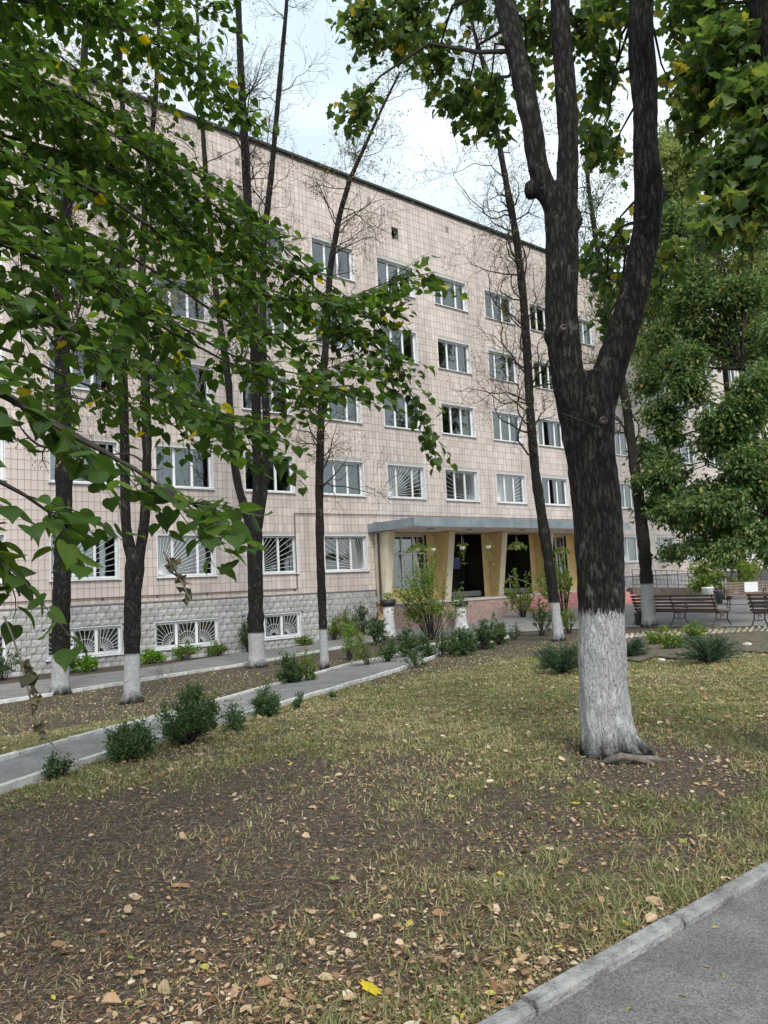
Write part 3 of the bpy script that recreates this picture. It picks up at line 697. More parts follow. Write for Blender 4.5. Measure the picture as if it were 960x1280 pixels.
for (u0, u1, z0, z1) in ent_op[1:3]:
    mb = MB(); mb.box(u0, u0+.02, .03, 1.6, z0, z1); mb.box(u1-.02, u1, .03, 1.6, z0, z1); mb.box(u0, u1, .03, 1.6, z1-.02, z1); part('door_recess', mb, M['door'], BR)
    c = (u0+u1)/2
    for a, b in ((u0+.03, c-.01), (c+.01, u1-.03)):
        mb = MB(); mb.box(a, b, 1.2, 1.27, z0+.02, z1-.62)
        d = part('door', mb, M['door'], BR)
        mb = MB(); mb.box(a+.15, b-.15, 1.185, 1.195, z0+.9, z1-.8); part('pane', mb, M['glass'], d)
        mb = MB(); hx = b-.08 if b < c else a+.08; mb.tube([(hx, 1.13, z0+.9), (hx, 1.13, z0+1.35)], .018, 6); part('handle', mb, M['wire'], d)
    mb = MB(); mb.box(u0+.03, u1-.03, 1.2, 1.25, z1-.6, z1-.03); part('transom', mb, M['door'], BR)
mb = MB(); mb.box(25.05, 26.15, -.02, .02, 2.3, 2.85); part('notice_board', mb, M['blue_board'], BR)
mb = MB(); mb.box(20.7, 36.0, -3.0, -.02, ZC+.02, ZC+.30); cn = part('canopy', mb, M['soffit'], BR)
mb = MB(); mb.box(20.66, 36.04, -3.05, -3.003, ZC-.01, ZC+.36); mb.box(20.65, 20.697, -3.003, -.02, ZC-.01, ZC+.36); mb.box(20.66, 36.04, -3.003, -.02, ZC+.303, ZC+.36); part('fascia', mb, M['fascia'], cn)
for u in (22.6, 25.0, 28.6, 32.2):
    mb = MB(); mb.lathe([(.06, 0), (.15, -.02), (.16, -.09), (.09, -.13)], 14, (u, -1.9, ZC+.02)); part('ceiling_lamp', mb, M['basket'], cn)
# platform with red steps
mb = MB(); mb.box(21.4, 35.4, -2.9, -.0, -.4, ZF-.06); pf = part('entrance_platform', mb, M['mosaic'], BR)
mb = MB(); mb.box(21.36, 35.4, -2.94, .03, ZF-.058, ZF); part('platform_coping', mb, M['copingstone'], pf)
for j in range(5):
    mb = MB(); z1 = ZF-.02-.145*j; mb.box(26.4, 34.6, -2.95-.33*(j+1), -2.95-.33*j-.002, -.4, z1); part('step', mb, M['redtile'], pf)
mb = MB(); mb.box(21.36, 26.3, -3.6, -2.96, -.3, .5); part('flower_ledge', mb, M['mosaic'], pf)
mb = MB()
for u in (26.45, 30.4, 34.5): mb.tube([(u, -2.8, ZF), (u, -2.8, ZF+.95)], .022, 6)
mb.tube([(26.45, -2.8, ZF+.93), (26.45, -4.4, ZF+.35)], .018, 6); part('handrail', mb, M['wire'], BR)['kind'] = 'stuff'
# access ramp with lattice railing, right of the entrance
RA = thing('access_ramp', tuple(fw(36.5, 1.2, 0)), 'grey ramp with dark grid railing along the plinth right of entrance', 'ramp', rotz=math.pi/2-PSI)
mb = MB(); mb.add([(0, 0, -.4), (17, 0, -.4), (17, 0, .25), (0, 0, .92), (0, -1.4, -.4), (17, -1.4, -.4), (17, -1.4, .25), (0, -1.4, .92)], [(0, 1, 2, 3), (4, 7, 6, 5), (3, 2, 6, 7), (1, 5, 6, 2), (0, 3, 7, 4), (0, 4, 5, 1)])
part('ramp_slab', mb, M['rampside'], RA)
for xx in np.arange(.1, 17, 1.15):
    zb = .92-.67*xx/17; mb = MB(); mb.tube([(xx, -1.36, zb-.1), (xx, -1.36, zb+.98)], .022, 6); part('railing_post', mb, M['rail'], RA)
mb = MB()
for h in (.18, .42, .68, .95): mb.tube([(.1, -1.36, .92+h), (16.8, -1.36, .25+h)], .018, 6)
part('rail', mb, M['rail'], RA)
mb = MB()
for xx in np.arange(.1, 16.8, .383):
    zb = .92-.67*xx/17; mb.tube([(xx, -1.36, zb+.18), (xx, -1.36, zb+.68)], .009, 4)
part('baluster', mb, M['rail'], RA)
# hanging baskets under the canopy
for j, (px, py, lab) in enumerate([(522, 686, 'hanging basket of bushy fern nearest the drainpipe'), (541, 686, 'pale hanging pot with trailing stems before the first yellow fin'), (578, 684, 'white hanging pot with sparse trailing plant before the left dark doorway'), (610, 683, 'white hanging pot with thin drooping stems before the fin between the doors'), (646, 683, 'hanging basket of lush fern before the right dark doorway'), (701, 689, 'hanging basket of fern behind the leaning tree by the right entrance window')]):
    r = ray(px, py); t = (FD-2.75)/(r[:2]@nv); c = r*t+np.array([0, 0, EYE])
    h = thing('hanging_basket', tuple(c), lab, 'hanging plant', 'hanging baskets under the canopy')
    mb = MB(); mb.lathe([(.07, -.12), (.11, -.08), (.13, .03), (.12, .03), (.09, -.02)], 12); part('pot', mb, M['basket'], h)
    top = ZC-.01-c[2]; mb = MB()
    for a in range(3): mb.tube([(.12*math.cos(a*2.1), .12*math.sin(a*2.1), .02), (0, 0, .42)], .007, 4)
    mb.tube([(0, 0, .42), (0, 0, top)], .006, 4); part('hanger', mb, M['wire'], h)
    big = 'fern' in lab
    n = 420 if big else 90
    a = RNG.uniform(0, 6.28, n); rr = RNG.random(n)**.7*(.42 if big else .26)
    P = np.column_stack([rr*np.cos(a), rr*np.sin(a), .12+.12*RNG.random(n)-rr**2*(1.6 if big else 2)])
    if not big: k2 = 60; P[:k2] = np.column_stack([RNG.normal(0, .08, k2), RNG.normal(0, .08, k2), -RNG.random(k2)*.75])
    V, Fc, tt = leaves(DV, DF, P, np.column_stack([np.cos(a), np.sin(a), -.5+RNG.normal(0, .4, n)]), rsph(n)+[0, 0, 1.2], RNG.uniform(.06, .13, n))
    link('foliage', trimesh('foliage', V, Fc, M['spirea'], tt), h)

# ================================================================== TREES
def rdepth(p): return p[1]*math.cos(PIT)+(p[2]-EYE)*math.sin(PIT)
def pxline(L):                                             # [(px,py,depth,width_px)] -> points, radii
    P = np.array([yp(a, b, c) for a, b, c, _ in L]); R = np.array([w/2*rdepth(p)/FPX for p, (_, _, _, w) in zip(P, L)])
    return P, R
def smooth_line(P, R, step=.25):
    P = np.asarray(P, float); R = np.asarray(R, float)
    d = np.r_[0, np.cumsum(np.linalg.norm(np.diff(P, axis=0), axis=1))]
    n = max(4, int(d[-1]/step)); s = np.linspace(0, d[-1], n)
    # catmull-rom style via dense linear + smoothing
    Q = np.column_stack([np.interp(s, d, P[:, k]) for k in range(3)]+[np.interp(s, d, R)])
    for _ in range(2):
        Q[1:-1] = .25*Q[:-2]+.5*Q[1:-1]+.25*Q[2:]
    return Q[:, :3], Q[:, 3]
def remeshed(mb, voxel, name, mat, off, amp=.012, sc=(9, 9, 2.2)):
    from mathutils import noise
    me = mb.mesh(name+'_raw', mat, off); ob = link(name+'_raw', me)
    md = ob.modifiers.new('r', 'REMESH'); md.mode = 'VOXEL'; md.voxel_size = voxel
    sm = ob.modifiers.new('s', 'SMOOTH'); sm.factor = .5; sm.iterations = 6
    dg = bpy.context.evaluated_depsgraph_get(); out = bpy.data.meshes.new_from_object(ob.evaluated_get(dg)); out.name = name
    bpy.data.objects.remove(ob)
    n = len(out.vertices); co = np.empty(n*3); out.vertices.foreach_get('co', co); co = co.reshape(-1, 3)
    nr = np.empty(n*3); out.vertex_normals.foreach_get('vector', nr); nr = nr.reshape(-1, 3)
    disp = np.array([noise.ridged_multi_fractal((c[0]*sc[0], c[1]*sc[1], c[2]*sc[2]), .9, 2.1, 4, .9, 2)-1.0 for c in co])*amp
    disp += np.array([noise.noise((c[0]*2.2, c[1]*2.2, c[2]*1.3)) for c in co])*amp*1.5
    co = co+nr*disp[:, None]; out.vertices.foreach_set('co', co.ravel())
    out.polygons.foreach_set('use_smooth', [True]*len(out.polygons)); out.materials.clear(); out.materials.append(mat); out.update()
    return out
def grow(mb, p, d, length, r, level, tips, wob=.25, up=.12, kids=(5, 4), ratio=.5, sides=5, ang=(35, 65), segmin=.12, rmin=.0038):
    n = max(4, int(length/segmin)); n = min(n, 12)
    P = [np.array(p, float)]; d = unit(d); seg = length/n; dirs = [d]
    for i in range(n):
        d = unit(d+RNG.normal(0, wob, 3)*math.sqrt(seg)*1.0+np.array([0, 0, up])*seg)
        P.append(P[-1]+d*seg); dirs.append(d)
    R = np.maximum(r*(1-np.linspace(0, 1, n+1)*.85), rmin)
    mb.tube(P, R, sides if r > .012 else (4 if r > .006 else 3), cap=False)
    if level <= 0 or not kids:
        tips.append((P[-1], d)); tips.append((P[n//2], dirs[n//2])); return
    for _ in range(kids[0]):
        t = random.uniform(.2, 1.0); i = min(n, int(t*n)); q = P[i]
        ax = unit(np.cross(dirs[i], rsph(1)[0])); a = math.radians(random.uniform(*ang))
        nd = dirs[i]*math.cos(a)+ax*math.sin(a)
        grow(mb, q, nd, length*ratio*random.uniform(.6, 1.15), max(R[i]*.62, rmin), level-1, tips, wob*1.15, up, kids[1:], ratio, 4, ang, segmin*.7, rmin)
def leaf_part(name, TV, TF, P, X, Nn, S, mat, root, off, tint=None, kind=None):
    V, Fc, tt = leaves(TV, TF, P, X, Nn, S, tint)
    o = link(name, trimesh(name, V, Fc, mat, tt, off), root)
    if kind: o['kind'] = kind
    return o

# ---- the big forked tree in the foreground
MT0 = gp(764, 946); YM = float(MT0[1])+.1
MT = thing('forked_tree', tuple(MT0), 'large dark forked tree with whitewashed foot in the foreground lawn', 'tree')
trunk = [(766, 990, YM, 84), (765, 955, YM, 82), (762, 930, YM, 74), (757, 900, YM, 66), (754, 850, YM, 60), (752, 765, YM, 58), (749, 680, YM, 59), (742, 595, YM, 60), (734, 530, YM, 68), (731, 495, YM, 76), (728, 470, YM, 70)]
left = [(722, 520, YM, 52), (708, 466, YM, 42), (703, 400, YM, 44), (703, 330, YM, 44), (702, 270, YM, 46), (700, 240, YM, 40)]
lleft = [(702, 285, YM, 30), (690, 250, YM, 30), (675, 225, YM, 30), (664, 150, YM, 30), (645, 70, YM+.1, 29), (629, 0, YM+.2, 29), (612, -90, YM+.4, 26), (580, -220, YM+.9, 20), (540, -340, YM+1.3, 14)]
mid = [(705, 290, YM, 36), (710, 230, YM, 33), (710, 150, YM, 31), (704, 70, YM, 30), (700, 0, YM, 29), (698, -100, YM+.2, 26), (705, -240, YM+.1, 20), (715, -360, YM, 13)]
right = [(745, 515, YM, 52), (762, 466, YM, 44), (783, 400, YM, 45), (798, 340, YM, 42), (808, 285, YM, 40), (812, 240, YM, 40), (807, 190, YM, 37), (806, 120, YM, 36), (802, 60, YM, 35), (802, 0, YM, 34), (805, -120, YM-.2, 30), (820, -260, YM-.5, 22), (840, -380, YM-.8, 14)]
mb = MB(); stems = {}
for nm, L in (('trunk', trunk), ('left', left), ('lleft', lleft), ('mid', mid), ('right', right)):
    P, R = pxline(L); R = R*(1 if nm == 'trunk' else .94 if nm in ('left',) else .87); Q, r = smooth_line(P, R, .12); mb.tube(Q, r, 18); stems[nm] = (Q, r)
# swellings and knots
for (px, py, w) in ((694, 388, 24), (822, 245, 22), (664, 238, 20), (718, 275, 26), (688, 420, 18)):
    c = yp(px, py, YM); r = w/2*rdepth(c)/FPX
    mb.lathe([(.02*r, -r*1.3), (.7*r, -r*.9), (r, 0), (.7*r, r*.9), (.02*r, r*1.3)], 10, tuple(c))
# root flare
b0 = MT0
for a, l, r in ((-.15, .40, .06), (-1.0, .25, .06), (.6, .32, .06), (1.8, .26, .055)):
    dx, dy = math.cos(a), math.sin(a)
    mb.tube([b0+np.array([dx*.04, dy*.04, .50]), b0+np.array([dx*.18, dy*.18, .15]), b0+np.array([dx*.34, dy*.34, .01]), b0+np.array([dx*l, dy*l, -.09])], [r*.9, r, r*.8, r*.45], 8)
bm_main = bark_mat('main_bark', (.014, .013, .0125), (.048, .045, .042), 1.27, 1.0, .75)
link('trunk', remeshed(mb, .017, 'trunk', bm_main, b0, .013), MT)
mb = MB()
mb.tube([b0+np.array(q) for q in ((-.13, -.28, .02), (.0, -.34, .075), (.12, -.37, .055), (.24, -.42, .015))], [.035, .034, .028, .015], 7)
mb.tube([b0+np.array(q) for q in ((.1, -.33, .045), (.25, -.30, .035), (.42, -.28, .0))], [.03, .03, .015], 7)
part('root', mb, noise_mat('root_bark', (.10, .085, .07), (.2, .17, .15), 20, .9, bump=.5, bscale=60), MT, b0, True)
# sawn branch stubs, facing the camera
for (px, py, w) in ((704, 410, 7), (754, 526, 8)):
    c = yp(px, py, YM-.24); r = w/2*rdepth(c)/FPX
    mb = MB(); ring = [(r*1.25, .07), (r*1.3, -.01), (r*.9, -.025), (r*.75, -.012), (r*.1, -.008)]
    v = [(c[0]+q*math.cos(a), c[1]+h, c[2]+q*math.sin(a)) for q, h in ring for a in np.arange(14)*2*math.pi/14]
    mb.add(v, [(i*14+j, i*14+(j+1) % 14, (i+1)*14+(j+1) % 14, (i+1)*14+j) for i in range(4) for j in range(14)]); part('sawn_stub', mb, noise_mat('stub', (.05, .045, .04), (.17, .15, .13), 30, .9), MT, b0)
mb = MB(); mb.tube([yp(703, 517, YM-.2), yp(728, 526, YM-.27), yp(745, 534, YM-.26), yp(765, 540, YM-.16)], .006, 5); part('wire', mb, M['twig'], MT, b0)

def clusters(mb, root_pts, CL, per_twig=10, leafS=(.09, .15), spread=1.0):
    """CL: (px,py,depth,rx,ry,n). Twigs reach from the nearest limb into each clump; returns leaf arrays."""
    Ps, Xs, Ns, Ss = [], [], [], []
    RP = np.concatenate(root_pts)
    for (px, py, dep, rx, ry, n) in CL:
        c = yp(px, py, dep); s = rdepth(c)/FPX; rx, ry = rx*s, ry*s; rz = (rx+ry)/2*1.2
        dd = np.linalg.norm(RP-c, axis=1)+.8*np.maximum(0, RP[:, 2]-c[2]); st = RP[np.argmin(dd)]
        m = (st+c)/2+np.array([0, 0, .15*np.linalg.norm(st-c)])+RNG.normal(0, .08, 3)
        L = [st, st*.6+m*.4+RNG.normal(0, .04, 3), m, m*.45+c*.55+RNG.normal(0, .05, 3), c]
        r0 = .012+.008*np.linalg.norm(st-c); mb.tube(L, np.linspace(r0, .006, 5), 5, False)
        nt_ = max(3, int(n/per_twig))
        for _ in range(nt_):
            e = c+rsph(1)[0]*np.array([rx, rz, ry])*(RNG.random()**.45)
            a = m*.25+c*.75+RNG.normal(0, .12, 3)*rx; k = 5
            t = np.linspace(0, 1, k)[:, None]; line = a*(1-t)+e*t+RNG.normal(0, .03, (k, 3))*t; line[:, 2] -= (t[:, 0]**2)*.06
            mb.tube(line, np.linspace(.005, .002, k), 3, False)
            q = per_twig; tt = RNG.uniform(.35, 1.05, q)[:, None]
            Ps.append(a*(1-tt)+e*tt+RNG.normal(0, .075, (q, 3))*spread)
            dirs = unit(e-a)+RNG.normal(0, .75, (q, 3)); dirs[:, 2] -= .45; Xs.append(dirs)
            Ns.append(np.array([0, 0, 1.0])+RNG.normal(0, .55, (q, 3))); Ss.append(RNG.uniform(*leafS, q))
    return np.concatenate(Ps), np.concatenate(Xs), np.concatenate(Ns), np.concatenate(Ss)
mbt = MB()
CLM = [(455, 35, 8.2, 34, 34, 150), (438, 140, 8.2, 22, 20, 70), (505, 18, 8.5, 36, 26, 110), (490, 62, 8.5, 26, 24, 80), (545, 85, 8.6, 26, 30, 90), (572, 130, 8.6, 30, 22, 100), (530, 60, 9, 20, 30, 50), (610, 120, 8.4, 20, 20, 60), (612, 150, 8.3, 22, 22, 80), (592, 15, 8.2, 18, 18, 50), (640, 20, 8.6, 18, 40, 60), (672, 40, 8.8, 22, 36, 90),
       (668, 95, 8.8, 14, 30, 60), (735, 40, 8.6, 32, 40, 130), (750, 100, 8.6, 20, 30, 80), (742, 180, 8.6, 14, 30, 60), (760, 200, 8.6, 12, 20, 40), (738, 130, 9, 14, 26, 40), (765, 20, 8, 26, 30, 90), (770, 300, 8.4, 18, 22, 50), (745, 325, 8.2, 16, 14, 40), (765, 360, 8.4, 18, 26, 60), (755, 405, 8.4, 10, 18, 20),
       (840, 325, 8, 22, 16, 50), (850, 25, 8.2, 24, 36, 90), (840, 110, 8.4, 14, 26, 40), (700, -60, 8.5, 120, 60, 160), (560, -60, 8.8, 100, 50, 130), (830, -60, 8.2, 100, 60, 130), (650, -180, 8.8, 200, 90, 160), (470, -100, 8.8, 70, 60, 80), (900, 40, 8.4, 40, 40, 120)]
P_, X_, N_, S2 = clusters(mbt, [stems['lleft'][0][8:], stems['mid'][0][8:], stems['right'][0][14:]], [(a, b, c, d, e, int(f*1.7)) for a, b, c, d, e, f in CLM], 10, (.075, .12), 1.3)
part('branches', mbt, M['twig'], MT, b0)['kind'] = 'stuff'
leaf_part('crown', PV, PF, P_, X_, N_, S2, M['maple'], MT, b0)

# ---- trees with whitewashed feet along the paths, nearly bare
def path_tree(name, label, base, lines, paint, nb, crown, leafn, blen=(1.0, 2.4), from_z=2.2, lvl=2, kids=(6, 5), bark=((.010, .0095, .009), (.042, .038, .036)), leafS=(.05, .09), up=.35):
    g = gp(*base); root = thing(name, tuple(g), label, 'tree', 'trees beside the paths')
    mb = MB(); mbt = MB(); tips = []; Y0 = float(g[1])
    allpts = []
    for li, L in enumerate(lines):
        L = [(a, b, Y0+dy, w) for a, b, dy, w in L]
        P, R = pxline(L); Q, r = smooth_line(P, R, .2)
        if li == 0:
            P0 = g+np.array([0, 0, -.12]); Q = np.vstack([P0, g+np.array([0, 0, .10]), Q[1:]]); r = np.r_[r[0]*1.5, r[0]*1.18, r[1:]]
        r = r*(.84 if li == 0 else .8)*(1+RNG.normal(0, .06, len(r)))
        mb.tube(Q, r, 12); allpts.append((Q, r))
    for _ in range(int(nb*1.7)):
        Q, r = random.choice(allpts); ok = np.where(Q[:, 2] > g[2]+from_z)[0]
        if len(ok) < 2: continue
        i = random.choice(list(ok)[max(1, len(ok)//7):]); a = random.uniform(0, 6.283)
        d = np.array([math.cos(a), math.sin(a), random.uniform(.2, 1.0)])
        grow(mbt, Q[i], d, random.uniform(*blen), max(.012, r[i]*.24), lvl, tips, .55, up, kids, .5, 5)
        # branch collar
        c = Q[i]; mb.lathe([(r[i]*.3, -r[i]*.6), (r[i]*1.06, 0), (r[i]*.3, r[i]*.6)], 8, tuple(c))
    bm = bark_mat(name+'_bark', *bark, paint, 1.4, .4, pedge=.03)
    part('trunk', mb, bm, root, g, True); part('branches', mbt, M['twig'], root, g)['kind'] = 'stuff'
    if leafn and tips:
        leafn = int(leafn*3.2); sel = [random.choice(tips) for _ in range(leafn)]
        P = np.array([t[0] for t in sel])+RNG.normal(0, .07, (leafn, 3)); X = np.array([t[1] for t in sel])+RNG.normal(0, .7, (leafn, 3)); X[:, 2] -= .6
        leaf_part('crown', DV, DF, P, X, rsph(leafn)+[0, 0, .6], RNG.uniform(*leafS, leafn), M[crown], root, g)
    return root, allpts
path_tree('linden_tree', 'dark upright tree with whitewashed foot nearest the left edge', (75, 868),
          [[(75, 868, 0, 25), (76, 800, 0, 25), (77, 740, 0, 26), (80, 640, 0, 25), (80, 560, 0, 24), (78, 470, 0, 23), (76, 380, 0, 20), (80, 280, .2, 17), (95, 180, .4, 14), (105, 80, .6, 11), (110, -40, .8, 8), (112, -160, 1, 5)]], .95, 26, 'autumn', 900, (1.0, 2.6), 3.2)
path_tree('linden_tree', 'tree forking low above its whitewashed foot, second from left', (165, 878),
          [[(165, 878, 0, 26), (165, 800, 0, 25), (166, 740, 0, 25), (169, 705, 0, 26), (170, 685, 0, 26)], [(166, 705, 0, 18), (157, 660, 0, 16), (156, 560, 0, 15), (153, 440, 0, 14), (152, 330, .2, 12), (158, 200, .4, 10), (150, 90, .6, 8), (150, -40, .8, 6)], [(172, 705, 0, 18), (181, 655, 0, 16), (184, 570, 0, 15), (181, 450, 0, 14), (177, 340, -.1, 12), (182, 240, -.2, 9), (195, 120, -.3, 7), (200, 0, -.3, 5)]], .95, 26, 'autumn', 900, (.9, 2.2), 3.0)
path_tree('linden_tree', 'three stemmed tree with whitewashed foot left of the slim tree', (321, 834),
          [[(321, 834, 0, 25), (320, 780, 0, 23), (319, 720, 0, 23), (318, 660, 0, 24), (318, 640, 0, 24)], [(314, 660, 0, 15), (298, 610, 0, 13), (290, 560, 0, 12), (286, 480, .1, 11), (276, 410, .3, 10), (268, 350, .4, 9), (258, 230, .5, 8), (250, 110, .6, 6), (246, 0, .8, 4)], [(320, 665, 0, 17), (322, 600, 0, 15), (320, 500, 0, 15), (318, 400, 0, 15), (312, 300, 0, 14), (307, 200, 0, 13), (301, 90, 0, 11), (297, -20, 0, 9), (295, -140, 0, 6)], [(322, 660, 0, 15), (332, 600, 0, 13), (333, 520, -.1, 12), (328, 420, -.2, 11), (330, 300, -.3, 10), (340, 210, -.4, 9), (348, 120, -.5, 8), (358, 10, -.6, 6), (362, -100, -.6, 4)]], 1.0, 74, 'autumn', 500, (1.2, 3.2), 4.6, kids=(7, 5))
path_tree('linden_tree', 'slim knotty tree with whitewashed foot left of the entrance canopy', (406, 836),
          [[(406, 836, 0, 13), (404, 790, 0, 12), (402, 740, 0, 13), (400, 690, 0, 12), (399, 600, 0, 12), (402, 500, 0, 11), (408, 420, 0, 10), (412, 340, 0, 9), (424, 270, 0, 8), (437, 225, 0, 7), (455, 185, 0, 5), (480, 130, 0, 4), (500, 90, 0, 3)]], 1.05, 34, 'autumn', 620, (.9, 2.4), 2.2, kids=(6, 5))
path_tree('linden_tree', 'slim tree leaning left, with whitewashed foot, in front of the dark doorway', (699, 801),
          [[(699, 801, 0, 17), (694, 760, 0, 16), (688, 715, 0, 16), (678, 650, 0, 16), (669, 590, 0, 14), (663, 520, 0, 13), (659, 440, 0, 13), (654, 370, 0, 12), (646, 300, 0, 11), (634, 235, 0, 10), (622, 170, 0, 8), (612, 110, 0, 7), (590, 30, 0, 5), (575, -60, 0, 4)]], 1.15, 44, 'autumn', 700, (1.2, 3.4), 2.6, kids=(7, 5))
path_tree('linden_tree', 'slim tree with whitewashed foot beside the dark slatted bench', (812, 783),
          [[(812, 783, 0, 22), (809, 740, 0, 20), (806, 690, 0, 19), (799, 630, 0, 17), (790, 560, 0, 15), (782, 500, 0, 13), (770, 440, 0, 11), (756, 370, 0, 9), (745, 300, 0, 8), (735, 230, 0, 6), (730, 150, 0, 4)]], 1.35, 24, 'backtree', 900, (1.2, 3.0), 4.0, bark=((.02, .018, .016), (.06, .055, .05)), leafS=(.07, .12))

# ---- leafy trees on the right
def leafy_tree(name, label, px_trunk, depth, CL, mat, leafS, per=14, T=DV, TFc=DF, bark=((.015, .013, .012), (.05, .045, .04)), spread=1.6):
    P, R = pxline([(a, b, depth+dy, w) for a, b, dy, w in px_trunk]); g = P[0].copy(); g[2] = float(terrain(g[0], g[1]))
    root = thing(name, tuple(g), label, 'tree')
    Q, r = smooth_line(P, R, .3); Q = np.vstack([g-[0, 0, .1], Q]); r = np.r_[r[0]*1.3, r]
    mb = MB(); mb.tube(Q, r, 12); part('trunk', mb, bark_mat(name+'_bark', *bark, None, 1.2, .3), root, g, True)
    mbt = MB(); A, B, C, D = clusters(mbt, [Q[len(Q)//3:]], CL, per, leafS, spread)
    part('branches', mbt, M['twig'], root, g)['kind'] = 'stuff'; leaf_part('crown', T, TFc, A, B, C, D, mat, root, g); return root
rs = random.Random(5)
CLR = []
for (px, py, dep, rx, ry, n) in [(905, 420, 25, 60, 45, 900), (850, 470, 25, 45, 40, 700), (940, 500, 24, 50, 45, 800), (880, 540, 24, 50, 36, 700), (935, 590, 23.5, 45, 40, 700), (840, 590, 24.5, 40, 34, 600), (890, 620, 23.5, 45, 32, 650), (850, 655, 24, 34, 26, 420), (925, 655, 23, 44, 26, 500), (820, 640, 25, 26, 24, 260), (830, 530, 25.5, 26, 34, 350),
                                (870, 360, 26, 40, 40, 600), (930, 350, 26, 50, 40, 700), (905, 690, 22.5, 26, 14, 160), (955, 690, 22.5, 22, 14, 140), (835, 690, 24, 14, 10, 80), (800, 560, 26, 18, 26, 130), (980, 440, 24, 50, 60, 600), (990, 560, 24, 50, 60, 600), (815, 420, 26, 26, 30, 260), (812, 470, 26, 24, 36, 260), (815, 350, 27, 26, 36, 260), (835, 280, 28, 30, 34, 260), (900, 290, 27, 50, 34, 420), (950, 270, 26, 40, 40, 420), (868, 685, 23.5, 16, 10, 90)]:
    for _ in range(3): CLR.append((px+rs.uniform(-.5, .5)*rx, py+rs.uniform(-.5, .5)*ry, dep+rs.uniform(-1.2, 1.2), rx*.75, ry*.7, int(n*2.2)))
leafy_tree('maple_tree', 'dense green tree drooping over the benches at the right edge', [(985, 770, 0, 26), (975, 700, 0, 24), (960, 640, 0, 22), (945, 590, 0, 20), (936, 545, 0, 17), (930, 490, 0, 12), (928, 450, 0, 6)], 25, CLR, M['backtree'], (.12, .21), 20)
CLP = []
for (px, py, rx, ry, n) in [(835, 240, 30, 60, 500), (838, 180, 24, 40, 260), (800, 370, 26, 40, 300), (870, 130, 34, 40, 300), (880, 200, 50, 40, 700), (850, 260, 36, 45, 600), (905, 270, 50, 50, 800), (945, 200, 40, 60, 500), (850, 330, 40, 35, 600), (910, 350, 50, 40, 700), (950, 320, 40, 50, 500), (835, 390, 36, 30, 400), (900, 140, 36, 36, 300), (825, 300, 20, 40, 200), (940, 420, 50, 40, 400), (800, 440, 20, 40, 200)]:
    for _ in range(3): CLP.append((px+rs.uniform(-.5, .5)*rx, py+rs.uniform(-.5, .5)*ry, 42+rs.uniform(-2, 2), rx*.75, ry*.7, n*2))
leafy_tree('poplar_tree', 'tall pale green tree rising behind the dense tree at right', [(930, 740, 0, 12), (920, 600, 0, 9), (905, 450, 0, 6), (895, 300, 0, 4), (888, 160, 0, 2)], 42, CLP, M['paletree'], (.20, .34), 16)
# two more trees fill the gap between building and right edge
CLB = []
for (px, py, rx, ry, n) in [(985, 250, 60, 70, 700), (1010, 400, 60, 80, 700), (960, 130, 50, 50, 400), (1040, 550, 60, 80, 500)]:
    for _ in range(3): CLB.append((px+rs.uniform(-.5, .5)*rx, py+rs.uniform(-.5, .5)*ry, 34+rs.uniform(-2, 2), rx*.75, ry*.7, n*2))
leafy_tree('maple_tree', 'green tree half cut off by the right edge behind the overhanging branches', [(1030, 760, 0, 26), (1015, 600, 0, 20), (1000, 400, 0, 14), (985, 250, 0, 8)], 34, CLB, M['backtree'], (.18, .30), 16)

# ---- near maple whose trunk shows in the upper right corner
RT = [(1130, 950, 0, 150), (1090, 700, 0, 120), (1050, 450, 0, 96), (1010, 250, 0, 80), (985, 120, 0, 66), (966, 0, 0, 58), (945, -150, 0, 48), (925, -300, 0, 34)]
CLN = [(905, 60, 6, 40, 34, 70), (930, 120, 5.8, 36, 34, 70), (890, 130, 6.4, 30, 26, 60), (930, 190, 5.8, 34, 30, 60), (900, 215, 5.6, 30, 28, 46), (945, 245, 5.4, 26, 26, 46), (915, 265, 5.4, 26, 20, 36), (870, 90, 6.4, 24, 30, 44), (880, 30, 6.6, 30, 30, 60), (945, 30, 6.2, 30, 40, 50), (955, 170, 5.4, 20, 40, 36), (865, 165, 6.6, 16, 18, 22), (890, 290, 5.4, 14, 8, 8), (960, -60, 6, 60, 50, 120), (870, -60, 6.5, 60, 50, 120), (1000, 120, 5.4, 30, 80, 90)]
nm_tree = leafy_tree('maple_tree', 'near dark maple hanging its branches into the upper right corner', RT, 6.0, [(a, b, c, d, e, int(f*2.2)) for a, b, c, d, e, f in CLN for f in (f*1.3,)], M['maple'], (.075, .125), 8, PV, PF, spread=1.1)

